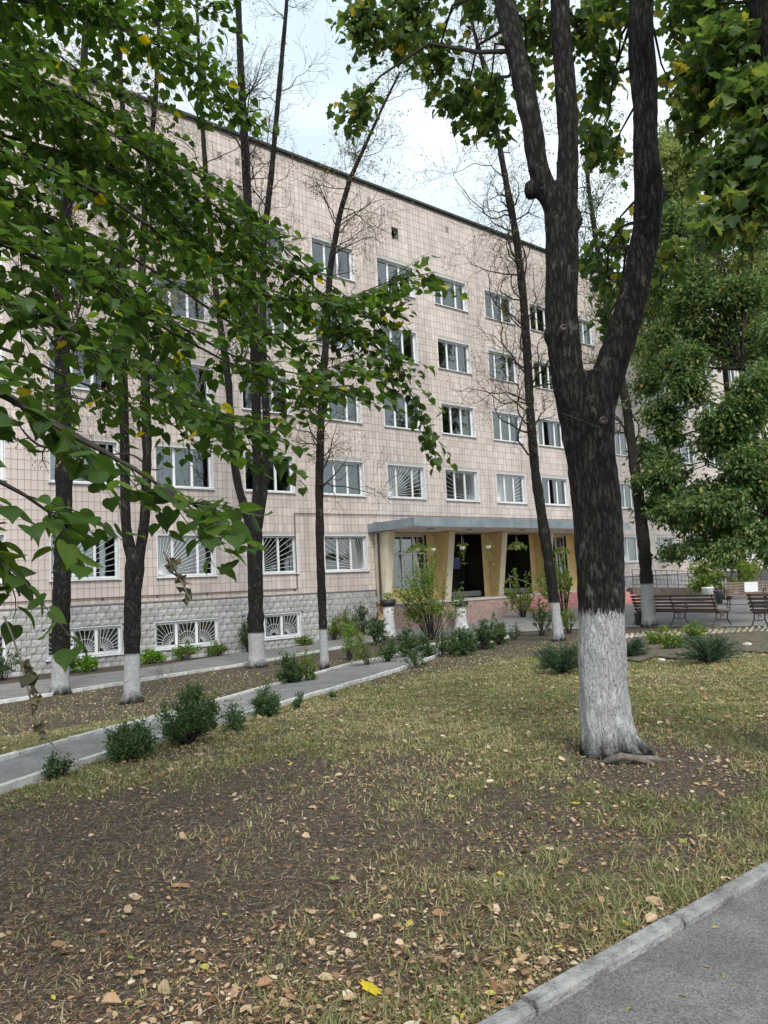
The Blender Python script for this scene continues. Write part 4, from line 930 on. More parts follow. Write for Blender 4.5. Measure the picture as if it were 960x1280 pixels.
# ---- linden on the left whose boughs hang across the picture
LT0 = np.array([-4.3, 3.4, 0.0]); LT0[2] = float(terrain(LT0[0], LT0[1]))
LT = thing('linden_tree', tuple(LT0), 'leafy linden boughs hanging across the upper left of the picture', 'tree')
mb = MB(); tl = np.array([LT0+[0, 0, -.1], LT0+[0, 0, .3], LT0+[.05, 0, 1.5], LT0+[.1, .1, 3], LT0+[.1, .2, 4.6], LT0+[.2, .3, 6.5], LT0+[.2, .3, 8.5]])
mb.tube(tl, [.3, .22, .19, .17, .14, .1, .05], 14); part('trunk', mb, bark_mat('linden_bark', (.015, .013, .012), (.055, .05, .045), 1.3, 1.2, .4), LT, LT0, True)
BO = [  # (px,py,depth) polylines, twig density
    ([(-140, 50, 3.6), (0, 88, 4.0), (75, 128, 4.3), (150, 172, 4.6), (260, 250, 5.0), (360, 330, 5.3), (440, 400, 5.5), (505, 470, 5.6), (545, 570, 5.7)], 1.15),
    ([(-140, -20, 3.6), (60, 5, 4.2), (170, 40, 4.6), (250, 90, 4.8), (290, 150, 5.0)], 1.5),
    ([(-140, -120, 3.8), (80, -60, 4.4), (190, -20, 4.8), (270, 20, 5.0)], 1.5),
    ([(-140, 140, 3.2), (40, 200, 3.8), (140, 250, 4.2), (240, 320, 4.6), (330, 370, 4.9), (420, 380, 5.2), (490, 350, 5.4), (545, 340, 5.5)], 1.25),
    ([(-140, 250, 2.9), (30, 300, 3.3), (120, 345, 3.6), (210, 400, 3.9), (300, 450, 4.3), (380, 470, 4.6), (440, 450, 5.0)], 1.3),
    ([(-140, 330, 2.6), (0, 370, 2.9), (90, 420, 3.1), (170, 470, 3.3), (250, 520, 3.6), (330, 545, 4.0)], 1.35),
    ([(-120, 440, 2.3), (0, 490, 2.35), (80, 540, 2.4), (160, 580, 2.45), (220, 620, 2.5), (270, 660, 2.5)], 1.0),
    ([(-120, 560, 2.0), (-20, 590, 2.1), (40, 620, 2.2), (85, 660, 2.3)], 1.0),
    ([(-120, 80, 4.6), (20, 130, 5.0), (110, 180, 5.4), (200, 260, 5.8), (270, 330, 6.2), (330, 420, 6.4)], 1.2),
    ([(-120, 200, 4.4), (20, 250, 4.8), (100, 310, 5.1), (180, 380, 5.4), (230, 460, 5.6)], 1.2),
    ([(-120, 400, 3.6), (20, 440, 3.9), (100, 480, 4.2), (180, 500, 4.5), (250, 560, 4.8)], .9),
    ([(-120, 640, 2.1), (-30, 660, 2.2), (10, 700, 2.3), (25, 745, 2.35)], .8),
    ([(-120, -60, 5), (60, 60, 5.5), (130, 110, 5.8), (220, 170, 6.0)], 1.3),
]
BX = []
for line, dens in BO:
    BX.append((line, dens))
    for _ in range((2 if line[1][1] < 260 else 1) if line[1][1] < 560 else 0):
        ox, oy, od = RNG.uniform(-30, 20), RNG.uniform(-48, 48), RNG.uniform(-.3, .8); m = len(line)-int(RNG.integers(0, 2))
        BX.append(([(a+ox+RNG.normal(0, 8), b+oy+RNG.normal(0, 8), c+od) for a, b, c in line[:m]], dens*.85))
mbt = MB(); LP, LX, LN, LS = [], [], [], []
for line, dens in BX:
    P = np.array([yp(*q) for q in line]); s = min(range(len(tl)), key=lambda i: abs(tl[i][2]-P[0][2]-.3)); st = tl[s]
    P = np.vstack([st, st*.5+P[0]*.5+[0, 0, .1], P]); n0 = 2
    Q, r = smooth_line(P, np.linspace(.015, .003, len(P)), .08); mbt.tube(Q, r, 6, False)
    for i in range(2, len(Q)-1):
        if Q[i][0]/Q[i][1] < -.78: continue
        for _ in range(3):
            if RNG.random() > dens*(.46 if Q[i][2] > 3.3 else .34): continue
            t = unit(Q[i+1]-Q[i-1]); sd_ = RNG.choice([-1, 1]); a = math.radians(RNG.uniform(25, 70))*sd_
            h = np.array([t[0]*math.cos(a)-t[1]*math.sin(a), t[0]*math.sin(a)+t[1]*math.cos(a), t[2]*.6+RNG.normal(-.12, .28)])
            L = RNG.uniform(.14, .46); k = 5; tt = np.linspace(0, 1, k)[:, None]
            tw = Q[i]+unit(h)*L*tt+np.array([0, 0, -.10])*L*tt**2*2+RNG.normal(0, .008, (k, 3))*tt
            mbt.tube(tw, np.linspace(.003, .0012, k), 3, False)
            m = int(L/.042)+1
            for j in range(m):
                f = (j+.7)/m; p = Q[i]+unit(h)*L*f+np.array([0, 0, -.2])*L*f*f
                b = math.radians(RNG.uniform(30, 75))*(1 if j % 2 else -1); hh = unit(h)
                x = np.array([hh[0]*math.cos(b)-hh[1]*math.sin(b), hh[0]*math.sin(b)+hh[1]*math.cos(b), RNG.normal(-.42, .3)])
                LP.append(p+unit(x)*.02); LX.append(x); LN.append(np.array([0, 0, 1])+RNG.normal(0, .34, 3)); LS.append(RNG.uniform(.05, .085) if line[1][2] < 2.6 else RNG.uniform(.042, .076))
LP, LX, LN, LS = map(np.array, (LP, LX, LN, LS))
part('boughs', mbt, M['twig'], LT, LT0)['kind'] = 'stuff'
dcam = np.linalg.norm(LP-[0, 0, EYE], axis=1); keep = dcam > 1.5
LP, LX, LN, LS, dcam = LP[keep], LX[keep], LN[keep], LS[keep], dcam[keep]
tint = np.clip(RNG.beta(2, 3, len(LP))*.95, 0, .93); yl = (RNG.random(len(LP)) < .012) & (dcam > 3.6); tint[yl] = RNG.uniform(.96, 1, yl.sum())
inview = (np.abs(LP[:, 0]/LP[:, 1]) < .52)
order = np.argsort(np.where(inview, dcam, 99)-LS*6); big, rest = order[:260], order[260:]
leaf_part('foliage', HV, HF, LP[rest], LX[rest], LN[rest], LS[rest], M['linden'], LT, LT0, tint[rest], 'stuff')
for i in big:
    V, Fc, t = leaves(HV, HF, LP[i:i+1], LX[i:i+1], LN[i:i+1], LS[i:i+1], tint[i:i+1])
    link('leaf', trimesh('leaf', V, Fc, M['linden'], t, LT0), LT)
print('linden leaves', len(LP), 'crown maple', len(P_))
# withered hanging shoots
for base, pts, lv in ((0, [(205, 690, 2.4), (215, 705, 2.4), (226, 725, 2.4), (238, 750, 2.4)], [(218, 700), (224, 718), (231, 735)]), (1, [(5, 770, 2.2), (18, 800, 2.2), (30, 840, 2.2), (42, 890, 2.2), (60, 930, 2.2), (105, 960, 2.2)], [(38, 845), (48, 870), (50, 905), (30, 830)])):
    P = np.array([yp(*q) for q in pts]); mb = MB(); Q, r = smooth_line(P, np.full(len(P), .0028), .03); mb.tube(Q, r, 5, False); part('withered_shoot', mb, M['twig_pale'], LT, LT0)
    for (px, py) in lv:
        p = yp(px, py, 2.2+.2*(base == 0)); 
        V, Fc, t = leaves(HV, HF, p[None], np.array([[RNG.normal(0, .3), RNG.normal(0, .3), -1]]), np.array([[RNG.normal(0, .5), -1, .2]]), np.array([.045]))
        V = V+RNG.normal(0, .007, V.shape); link('withered_leaf', trimesh('withered_leaf', V, Fc, M['wither'], t, LT0), LT)

# ================================================================== SHRUBS AND PLANTS
def shrub(name, label, px, py, w, h, mat='box', leafS=(.018, .03), n=2400, lumps=9, T=DV, TFc=DF, stems=9, cat='shrub', group=None, loose=.25, flat=1.0, open_=0.0):
    g = gp(px, py)
    if name == 'bed_plant':
        u_, v_ = uv(g); v_ = min(max(v_, .45), 1.0); g = fw(u_, v_, 0); g[2] = float(terrain(g[0], g[1]))
    s = rdepth(g)/FPX; w, h = w*s, h*s
    root = thing(name, tuple(g), label, cat, group)
    mb = MB(); ns = max(6, int(lumps*3.2)); n = int(n*1.7); per = max(6, n//(ns*3)); PS, XS = [], []
    skew = RNG.normal(0, .12*w, 2)
    for j in range(ns):
        a = RNG.uniform(0, 6.283); q = RNG.random()**.6; hz = h*RNG.uniform(.4, 1.22)*(1-.45*q**2)
        e = np.array([w*.5*q*math.cos(a)+skew[0]*hz/h, w*.5*q*flat*math.sin(a)+skew[1]*hz/h, hz])
        if j % 3 == 0 and not open_: e[2] = h*RNG.uniform(.15, .5); e[:2] = [w*.5*RNG.uniform(.6, 1)*math.cos(a), w*.5*RNG.uniform(.6, 1)*flat*math.sin(a)]
        b = e*[.12, .12, 0]+[0, 0, -.03]; c = e*[.45, .45, .62]+RNG.normal(0, .035*w, 3); t = np.linspace(0, 1, 6)[:, None]
        ln = b*(1-t)**2+2*c*t*(1-t)+e*t**2; mb.tube(ln, np.linspace(.004+.006*h, .0022, 6), 4, False)
        for sidx in range(3):
            f0 = RNG.uniform(.3+.2*open_, .75); p0 = b*(1-f0)**2+2*c*f0*(1-f0)+e*f0**2
            d = unit(e-p0)+RNG.normal(0, .5, 3); L = np.linalg.norm(e-p0)*RNG.uniform(.7, 1.05)
            if sidx == 0: d = unit(e-p0); L = np.linalg.norm(e-p0)
            d = unit(d); mb.tube([p0, p0+d*L], [.003, .0015], 3, False)
            f = RNG.random(per)[:, None]**.8; PS.append(p0+d*L*f+RNG.normal(0, .018+.035*loose*w, (per, 3))*(.5+f)); XS.append(d+RNG.normal(0, .6, (per, 3)))
    part('stems', mb, M['twig'], root); P = np.concatenate(PS); X = np.concatenate(XS); n = len(P); P[:, 2] = np.abs(P[:, 2]-.01)+.01
    V, Fc, t = leaves(T, TFc, P, X, rsph(n)+[0, 0, .7], RNG.uniform(*leafS, n)*1.25, np.clip(RNG.normal(.5, .25, n), 0, 1))
    link('foliage', trimesh('foliage', V, Fc, M[mat], t), root); return root
GP = 'evergreen shrubs along the middle path'
shrub('evergreen_shrub', 'low evergreen shrub left of the largest one beside the path', 162, 950, 62, 46, n=2600, leafS=(.022, .038), lumps=11, group=GP)
shrub('evergreen_shrub', 'largest round evergreen shrub on the near edge of the path', 233, 931, 72, 72, n=4200, leafS=(.022, .038), lumps=14, group=GP)
shrub('evergreen_shrub', 'compact evergreen shrub right of the largest one beside the path', 333, 895, 36, 38, n=1700, leafS=(.022, .036), group=GP)
shrub('evergreen_shrub', 'thin drooping evergreen sprig between the two rounder path shrubs', 296, 914, 30, 34, n=420, lumps=5, leafS=(.024, .04), group=GP)
shrub('evergreen_shrub', 'tiny evergreen sprig just right of the compact path shrub', 373, 886, 15, 22, n=260, lumps=4, leafS=(.02, .035), group=GP)
shrub('evergreen_shrub', 'tiniest dark sprig at the path edge, next after the tiny sprig', 417, 873, 9, 10, n=120, lumps=3, group=GP)
shrub('evergreen_shrub', 'sparse spreading evergreen sprig at the path edge far left', 76, 972, 44, 28, n=420, lumps=6, leafS=(.022, .04), group=GP)
shrub('boxwood_shrub', 'dense rounded boxwood beside the foot of the slim knotty tree', 362, 855, 38, 42, n=2200, leafS=(.03, .05))
shrub('boxwood_shrub', 'loose paler shrub leaning on the dense rounded boxwood', 384, 852, 26, 38, n=520, leafS=(.03, .05), mat='spirea', lumps=6)
GH = 'small shrubs on the lawn edge near the entrance'
shrub('hedge_shrub', 'bushy green shrub beside the path left of the clipped hedge clump', 508, 822, 36, 38, n=900, leafS=(.04, .07), group=GH)
shrub('hedge_shrub', 'taller leftmost bush of the dark hedge clump before the entrance', 580, 820, 30, 42, n=1200, leafS=(.04, .07), group=GH)
shrub('hedge_shrub', 'middle bush of the dark hedge clump before the entrance', 603, 812, 34, 42, n=1300, leafS=(.04, .07), group=GH)
shrub('hedge_shrub', 'rightmost bush of the dark hedge clump before the entrance', 624, 806, 24, 38, n=900, leafS=(.04, .07), group=GH)
shrub('hedge_shrub', 'thin upright twiggy shrub between path shrub and hedge clump', 551, 822, 20, 46, n=260, leafS=(.04, .07), lumps=5, group=GH)
shrub('hedge_shrub', 'sparse bluish shrub low at the path edge below the big light shrub', 520, 834, 34, 22, n=300, leafS=(.03, .06), lumps=5, group=GH)
shrub('hedge_shrub', 'slim weedy shoot right of the hedge clump', 644, 800, 14, 20, n=160, leafS=(.04, .07), lumps=4, group=GH)
shrub('hedge_shrub', 'leafy low bush left of the bushy green shrub by the path', 484, 828, 30, 30, n=500, leafS=(.04, .07), group=GH)
shrub('hedge_shrub', 'small dark bush between the bushy green shrub and the twiggy upright one', 533, 822, 24, 30, n=500, leafS=(.04, .07), group=GH)
shrub('hedge_shrub', 'round bush filling the gap left of the dark hedge clump', 565, 818, 24, 32, n=700, leafS=(.04, .07), group=GH)
shrub('rose_bush', 'leafy rose bush beside the foot of the leaning tree', 677, 795, 34, 44, n=420, leafS=(.05, .08), lumps=7, open_=.8)
shrub('rose_bush', 'pale flowering bush between the leaning tree and the big trunk', 712, 792, 26, 40, n=300, leafS=(.05, .08), lumps=6, mat='spirea', open_=.8)
shrub('light_shrub', 'large feathery light green shrub standing in front of the entrance', 540, 800, 100, 98, n=1700, leafS=(.06, .11), lumps=9, mat='spirea', stems=16, loose=.5, open_=.3, flat=.7)
shrub('light_shrub', 'bright green shrub under the canopy right of the leaning tree', 706, 775, 50, 84, n=900, leafS=(.07, .12), lumps=9, mat='spirea', loose=.1, open_=.8)
shrub('light_shrub', 'low bright shrub left of the leaning tree at the entrance steps', 655, 772, 52, 58, n=500, leafS=(.07, .12), lumps=7, mat='spirea', loose=.1, open_=.7)
shrub('light_shrub', 'yellowish green shrub behind the pale wooden bench', 905, 750, 110, 66, n=1300, leafS=(.12, .2), lumps=12, mat='spirea', open_=.5)
GB = 'bushes on the strip between the two paths'
shrub('currant_bush', 'twiggy bush just right of the slim knotty tree', 462, 832, 40, 44, n=420, leafS=(.03, .06), lumps=7, mat='spirea', open_=.6, group=GB)
shrub('currant_bush', 'bush with yellow green tips left of the twiggy bush', 436, 826, 34, 44, n=460, leafS=(.035, .06), lumps=7, mat='lime_leaf', open_=.6, group=GB)
shrub('currant_bush', 'dense tall bush behind the black topped planter', 470, 806, 36, 50, n=700, leafS=(.05, .09), lumps=8, mat='box', group=GB)
def juniper(label, px, py, w, h):
    g = gp(px, py); s = rdepth(g)/FPX; w, h = w*s, h*s
    root = thing('juniper', tuple(g), label, 'shrub', 'spreading junipers on the lawn'); mb = MB(); P, X, N, S = [], [], [], []
    for j in range(120):
        a = RNG.uniform(0, 6.283); el = RNG.uniform(.12, 1.1); L = w*.5*RNG.uniform(.55, 1)*math.cos(el*.8)+h*.5*math.sin(el)
        d = np.array([math.cos(a)*math.cos(el), math.sin(a)*math.cos(el), math.sin(el)]); k = 5; t = np.linspace(0, 1, k)[:, None]
        e = d*L; e[2] = min(e[2], h*RNG.uniform(.8, 1.05)); ln = e*t+np.array([0, 0, .12*h])*np.sin(t*3.14); mb.tube(ln, np.linspace(.006, .002, k), 3, False)
        q = 46; tt = RNG.uniform(.15, 1.05, q)[:, None]; P.append(e*tt+np.array([0, 0, .12*h])*np.sin(tt*3.14)+RNG.normal(0, .012, (q, 3)))
        X.append(unit(d)+RNG.normal(0, .5, (q, 3))+[0, 0, .3]); N.append(rsph(q)); S.append(RNG.uniform(.04, .09, q))
    part('stems', mb, M['twig'], root); P = np.concatenate(P); P[:, 2] = np.maximum(P[:, 2], .01)
    V, Fc, t = leaves(NV*np.array([1, 2.2, 1]), NF, P, np.concatenate(X), np.concatenate(N), np.concatenate(S)); link('foliage', trimesh('foliage', V, Fc, M['juniper'], t), root)
juniper('dark spreading juniper half hidden left behind the big trunk', 704, 842, 74, 44)
juniper('dark spreading juniper right of the big trunk by the brick edging', 886, 829, 84, 32)
juniper('small dark juniper just right of the big trunk', 788, 822, 46, 26)
# flower bed along the wall
k = 0
for (px, py, w, h, lab, mat) in [(28, 856, 52, 44, 'grey green bush against the plinth at the far left', 'box'), (122, 842, 34, 18, 'bright leafy clump below the basement window behind the second tree', 'lime_leaf'), (108, 846, 22, 44, 'dull green bush between basement window and far left bush', 'box'), (190, 829, 30, 14, 'bright lettuce like clump right of the forked tree', 'lime_leaf'), (222, 824, 40, 22, 'leafy clump under the middle basement window', 'spirea'), (262, 819, 28, 16, 'low tuft right of the middle basement window', 'spirea'), (292, 815, 16, 40, 'tall thin stalky plant left of the three stemmed tree', 'box'), (345, 806, 24, 10, 'low grassy tuft right of the three stemmed tree', 'spirea'), (387, 800, 24, 34, 'feathery upright plant right of the last basement window', 'spirea'),
                              (430, 797, 30, 34, 'feathery plant against the plinth right of the slim tree', 'spirea'), (455, 795, 30, 44, 'tall feathery plant at the plinth end beside the planter', 'box')]:
    shrub('bed_plant', lab, px, py, w, h, mat=mat, n=420, leafS=(.05, .09) if mat != 'lime_leaf' else (.07, .13), lumps=7, cat='plant', group='plants in the bed along the wall', stems=6, open_=.2)
# thin sapling on the soil strip
g = gp(206, 855); sp = thing('sapling', tuple(g), 'thin bare sapling on the soil strip right of the forked tree', 'sapling'); mb = MB(); tips = []
for a in range(4): grow(mb, (0, 0, 0), (RNG.normal(0, .3), RNG.normal(0, .3), 1), .5, .006, 1, tips, .3, .2, (4,), .5, 4)
part('stem', mb, M['twig'], sp)

# ================================================================== STREET FURNITURE
def urn(px, py, h_px, label):
    g = gp(px, py); s = rdepth(g)/FPX; H = h_px*s
    r = thing('concrete_planter', tuple(g), label, 'planter', 'planters by the entrance'); mb = MB()
    mb.lathe([(.30, -.05), (.30, .06), (.25, .12), (.21, H*.5), (.22, H*.82)], 20); part('pedestal', mb, M['concrete'], r, None, True)
    mb = MB(); mb.lathe([(.22, H*.82), (.31, H*.86), (.33, H), (.29, H), (.27, H*.92)], 20); part('bowl', mb, M['bowl'], r, None, True)
    n = 160; P = np.column_stack([RNG.normal(0, .12, n), RNG.normal(0, .12, n), H+RNG.random(n)*.25]); V, Fc, t = leaves(DV, DF, P, rsph(n)+[0, 0, .5], rsph(n), RNG.uniform(.06, .1, n)); link('foliage', trimesh('foliage', V, Fc, M['spirea'], t), r)
urn(487, 796, 46, 'whitewashed planter with black bowl left of the light green shrub')
urn(577, 786, 34, 'whitewashed planter half hidden behind the hedge clump')

def bench(label, p, ang, length, slat, edge=None):
    """origin under the middle; x along the bench, back at -y, faces +y"""
    r = thing('park_bench', tuple(p), label, 'bench', 'benches on the forecourt', rotz=ang)
    mb0 = MB(); mb0.box(-length/2, length/2, -.016, .016, -.032, .032); sm = mb0.mesh('slat', slat)
    for j in range(5):
        z = .50+.105*j; y = -.22-.028*j; o = link('back_slat', sm, r, (0, y, z)); o.rotation_euler = (-.26, 0, 0)
    mb1 = MB(); mb1.box(-length/2, length/2, -.036, .036, -.016, .016); sm2 = mb1.mesh('slat', slat)
    for j in range(5): link('seat_slat', sm2, r, (0, -.15+.095*j, .425+.006*abs(j-1)))
    def leg(x):
        mb = MB(); q = lambda L, R=.018: mb.tube([(x, a, b) for a, b in L], R, 6)
        q([(-.42, .0), (-.34, .10), (-.24, .25), (-.2, .42), (-.26, .62), (-.36, .96)])           # rear leg into back support
        q([(.38, .0), (.30, .10), (.22, .22), (.24, .36), (.28, .41)]); q([(-.2, .405), (.28, .405)])
        q([(-.24, .25), (-.08, .20), (.08, .20), (.22, .22)], .013)
        if True:
            a = np.linspace(0, 5.2, 16); q([(.30+.075*math.cos(t)*(1-.08*t), .58+.075*math.sin(t)*(1-.08*t)) for t in a], .014)
            q([(-.28, .66), (-.1, .67), (.12, .66), (.28, .655)], .016); q([(.28, .41), (.36, .48), (.375, .58)], .015)
            a = np.linspace(0, 4.6, 12); q([(.0+.06*math.cos(t), .30+.06*math.sin(t)) for t in a], .012)
        return mb
    for x in (-length/2+.1, 0, length/2-.1): part('leg', leg(x), M['iron'], r)
    return r
a, b = gp(801, 780), gp(907, 783.5)
c = (a+b)/2; ang = math.atan2(b[1]-a[1], b[0]-a[0])
bench('long dark slatted bench with curled iron arms right of the big trunk', c, ang, float(np.linalg.norm(b-a)), M['slatdark'])
a2 = gp(949, 784.5); L2 = 2.6; d2 = unit((b-a)[:2]); c2 = np.array([a2[0]+d2[0]*L2/2, a2[1]+d2[1]*L2/2, a2[2]])
bench('dark slatted bench cut off by the right edge of the picture', c2, ang+.06, L2, M['slatdark'])
a3, b3 = gp(908, 757), gp(1010, 756); c3 = (a3+b3)/2
b3o = bench('pale wooden slatted bench with a white notice on its backrest', c3, math.atan2(b3[1]-a3[1], b3[0]-a3[0])+math.pi, float(np.linalg.norm(b3-a3)), M['slatedge'])
e = yp(941, 729, float(a3[1])+.0); mb = MB(); L3 = float(np.linalg.norm(b3-a3)); xx = L3/2-(941-908)/(1010-908)*L3
mb.box(-.25, .25, -.006, .0, -.2, .2); o = part('notice', mb, M['paper'], b3o); o.location = (xx, -.255, .74); o.rotation_euler = (.26, 0, 0)
def bin_(px, py, w, h, label, mat):
    g = gp(px, py); s = rdepth(g)/FPX; w, h = w*s/2, h*s; r = thing('litter_bin', tuple(g), label, 'bin', 'litter bins on the forecourt')
    mb = MB(); mb.lathe([(w*.8, .02), (w, h*.9), (w*1.06, h*.92), (w*1.06, h), (w*.9, h), (w*.86, h*.7)], 16); part('bucket', mb, mat, r, None, True)
    mb = MB(); mb.box(-w*.5, w*.5, -w*.5, w*.5, -.01, .03); part('foot', mb, M['iron'], r)
bin_(799, 782, 10, 16, 'dark litter bin at the left end of the long bench', M['binmetal'])
bin_(899, 756, 10, 18, 'dark litter bin left of the pale wooden bench', M['binmetal'])
bin_(886, 752, 14, 18, 'squat white container behind the long bench', M['white'])

# flower bed with zigzag brick edging
edge = np.array([gp(*q) for q in [(782, 799), (800, 797), (830, 796), (850, 795), (870, 794), (895, 793), (920, 791.5), (945, 790.5), (975, 790), (1010, 789)]])
bed_n = np.array([gp(*q) for q in [(782, 826), (800, 829), (820, 822), (850, 826), (880, 820), (905, 824), (930, 816), (970, 818), (1010, 816)]])
strip('flower_bed', edge, bed_n, M['soil'], .035, 40, 14, 'dark soil flower bed right of the big trunk', 'flower bed')
R = resample(edge[:, :2], .15); ER = thing('brick_edging', (R[0][0], R[0][1], float(terrain(*R[0]))), 'zigzag edging of tilted pale bricks round the flower bed', 'edging')
mb = MB(); mb.box(-.032, .032, -.055, .055, -.115, .115); bme = mb.mesh('brick', M['brick'])
for i, q in enumerate(R):
    o = link('brick', bme, ER); z = float(terrain(*q)); dq = R[min(i+1, len(R)-1)]-R[max(i-1, 0)]
    o.location = (q[0]-R[0][0], q[1]-R[0][1], z-ER.location[2]+.05); o.rotation_euler = (random.uniform(-.1, .1), .75+random.uniform(-.12, .12), math.atan2(dq[1], dq[0]))
for i, (px, py, r, lab) in enumerate([(798, 817, 9, 'pale field stone in the bed just right of the big trunk'), (934, 808, 6, 'small pale stone at the right of the flower bed'), (827, 827, 5, 'small stone at the near edge of the flower bed')]):
    g = gp(px, py); s = rdepth(g)/FPX*r; bm = bmesh.new(); bmesh.ops.create_icosphere(bm, subdivisions=2, radius=1)
    for v in bm.verts: v.co = Vector((v.co.x*s*RNG.uniform(.85, 1.1), v.co.y*s*RNG.uniform(.8, 1.1), v.co.z*s*.6*RNG.uniform(.85, 1.1)+s*.3))
    me = bpy.data.meshes.new('stone'); bm.to_mesh(me); bm.free(); me.materials.append(M['stone']); tag(link('stone', me, None, tuple(g)), lab, 'stone', 'stones in the flower bed')
for px, py, lab in ((868, 800, 'upright leafy shoots behind the long bench leg'), (822, 806, 'low spiky plant in the bed left of the zigzag corner'), (842, 812, 'low leafy plant in the bed above the right juniper')):
    shrub('bed_flower', lab, px, py, 30, 22, mat='spirea', n=160, leafS=(.05, .1), lumps=5, cat='plant', group='plants in the flower bed', stems=5)

# ================================================================== GRASS AND FALLEN LEAVES
def in_path(x, y):
    s = (x-FA[0])*FNOR[0]+(y-FA[1])*FNOR[1]
    return s < .1
def poly_d(x, y, A):
    A = np.asarray(A)[:, :2]; best = np.full(len(x), 99.0); sgn = np.zeros(len(x))
    for a, b in zip(A[:-1], A[1:]):
        d = b-a; L = np.linalg.norm(d); t = np.clip(((x-a[0])*d[0]+(y-a[1])*d[1])/L**2, 0, 1)
        dx, dy = x-a[0]-t*d[0], y-a[1]-t*d[1]; dd = np.hypot(dx, dy); s = np.sign(d[0]*dy-d[1]*dx)
        m = dd < best; best = np.where(m, dd, best); sgn = np.where(m, s, sgn)
    return best*sgn
def sample_ground(n, y0=2.4, y1=24):
    y = y0*(y1/y0)**RNG.random(n); x = y*RNG.uniform(-.56, .60, n)
    ok = ~in_path(x, y); x, y = x[ok], y[ok]
    dn, df = poly_d(x, y, mpn_), poly_d(x, y, mpf_)
    ok = ~((dn > -.05) & (df < .05)); x, y, df = x[ok], y[ok], df[ok]
    dw = poly_d(x, y, wpn); ok = dw < -.05; x, y = x[ok], y[ok]
    dz = poly_d(x, y, pzn); ok = dz < -.1; x, y = x[ok], y[ok]
    return x, y
x, y = sample_ground(900000); gr = grassiness(x, y); fine = fbm(x*7+1, y*7+5, 2)
ok = RNG.random(len(x)) < np.clip((gr-.13)*1.35*(fine*3.0-.85), 0, 1)*(.28+.60*sstep((y-4.2+.7*np.clip(x, -1, 1.5))/4.5))+.012; x, y, gr = x[ok], y[ok], gr[ok]
z = terrain(x, y)+np.clip(1-(np.hypot(x, y)-14)/8, 0, 1)*(.05*(fbm(x*1.1, y*1.1, 4)-.5)+.025*(fbm(x*5, y*5, 2)-.5))
n = len(x); s_edge = np.exp(-np.clip((x-FA[0])*FNOR[0]+(y-FA[1])*FNOR[1], 0, 9)/.4)
hh = RNG.uniform(.018, .05, n)*(1+1.5*s_edge*RNG.random(n)); a = RNG.uniform(0, 6.283, n); lean = RNG.uniform(.4, 2.2, n); wd = (.0011+.00042*y)*RNG.uniform(.7, 1.3, n)
D = np.column_stack([np.cos(a), np.sin(a), np.zeros(n)]); Sx = np.column_stack([-np.sin(a), np.cos(a), np.zeros(n)]); B = np.column_stack([x, y, z-.004])
V = np.stack([B-Sx*wd[:, None], B+Sx*wd[:, None], B+D*(hh*lean*.35)[:, None]+[0, 0, 1]*(hh*.62)[:, None]-Sx*wd[:, None]*.8, B+D*(hh*lean*.35)[:, None]+[0, 0, 1]*(hh*.62)[:, None]+Sx*wd[:, None]*.8, B+D*(hh*lean)[:, None]+[0, 0, 1]*(hh*.9)[:, None]], 1)
Fc = (np.array([(0, 1, 3), (0, 3, 2), (2, 3, 4)])[None]+(np.arange(n)*5)[:, None, None]).reshape(-1, 3)
tt = np.clip(.17+RNG.beta(2, 2, n)*.9+.25*(fbm(x*.9+40, y*.9, 3)-.5)*2-.22*s_edge, 0, 1)
tag(link('grass', trimesh('grass', V.reshape(-1, 3), Fc, M['grass'], np.repeat(tt, 5))), 'thin short grass growing over the lawn', 'grass', kind='stuff')
print('grass', n)
# fallen leaves
x, y = sample_ground(80000, 2.4, 22); dens = np.clip(.06+1.7*(fbm(x*1.4+9, y*1.4+2, 4)-.46)+.75*np.exp(-np.clip((x-FA[0])*FNOR[0]+(y-FA[1])*FNOR[1], 0, 9)/.8), .05, 1)*(.45+.55*sstep((x+1.6)/2.6))+.30*sstep((y-4)/4)
ok = RNG.random(len(x)) < dens; x, y = x[ok], y[ok]; n = len(x)
z = terrain(x, y)+np.clip(1-(np.hypot(x, y)-14)/8, 0, 1)*(.05*(fbm(x*1.1, y*1.1, 4)-.5)+.025*(fbm(x*5, y*5, 2)-.5))+RNG.uniform(.004, .022, n)+.022*RNG.random(n)*grassiness(x, y)
a = RNG.uniform(0, 6.283, n); S = RNG.lognormal(math.log(.0195), .52, n); S = np.clip(S*(1+.5*sstep((y-5)/5)), .008, .075)
P = np.column_stack([x, y, z]); X = np.column_stack([np.cos(a), np.sin(a), RNG.normal(0, .22, n)]); Nn = np.column_stack([RNG.normal(0, .3, n), RNG.normal(0, .3, n), np.ones(n)])
ft_ = RNG.beta(2.2, 1.5, n)*.92; q = RNG.random(n); ft_[q < .03] = .95; ft_[q > .975] = 1
dist = np.hypot(x, y); vis = (np.abs(x/y) < .5) & (y > 2.75); order = np.argsort(np.where(vis, -S/dist, 0)); big, rest = order[:220], order[220:]
V, Fc, t = leaves(CV, CF, P[rest], X[rest], Nn[rest], S[rest], ft_[rest])
tag(link('leaf_litter', trimesh('leaf_litter', V, Fc, M['litter'], t)), 'small dry leaves and crumbs scattered over the lawn', 'leaf litter', kind='stuff')
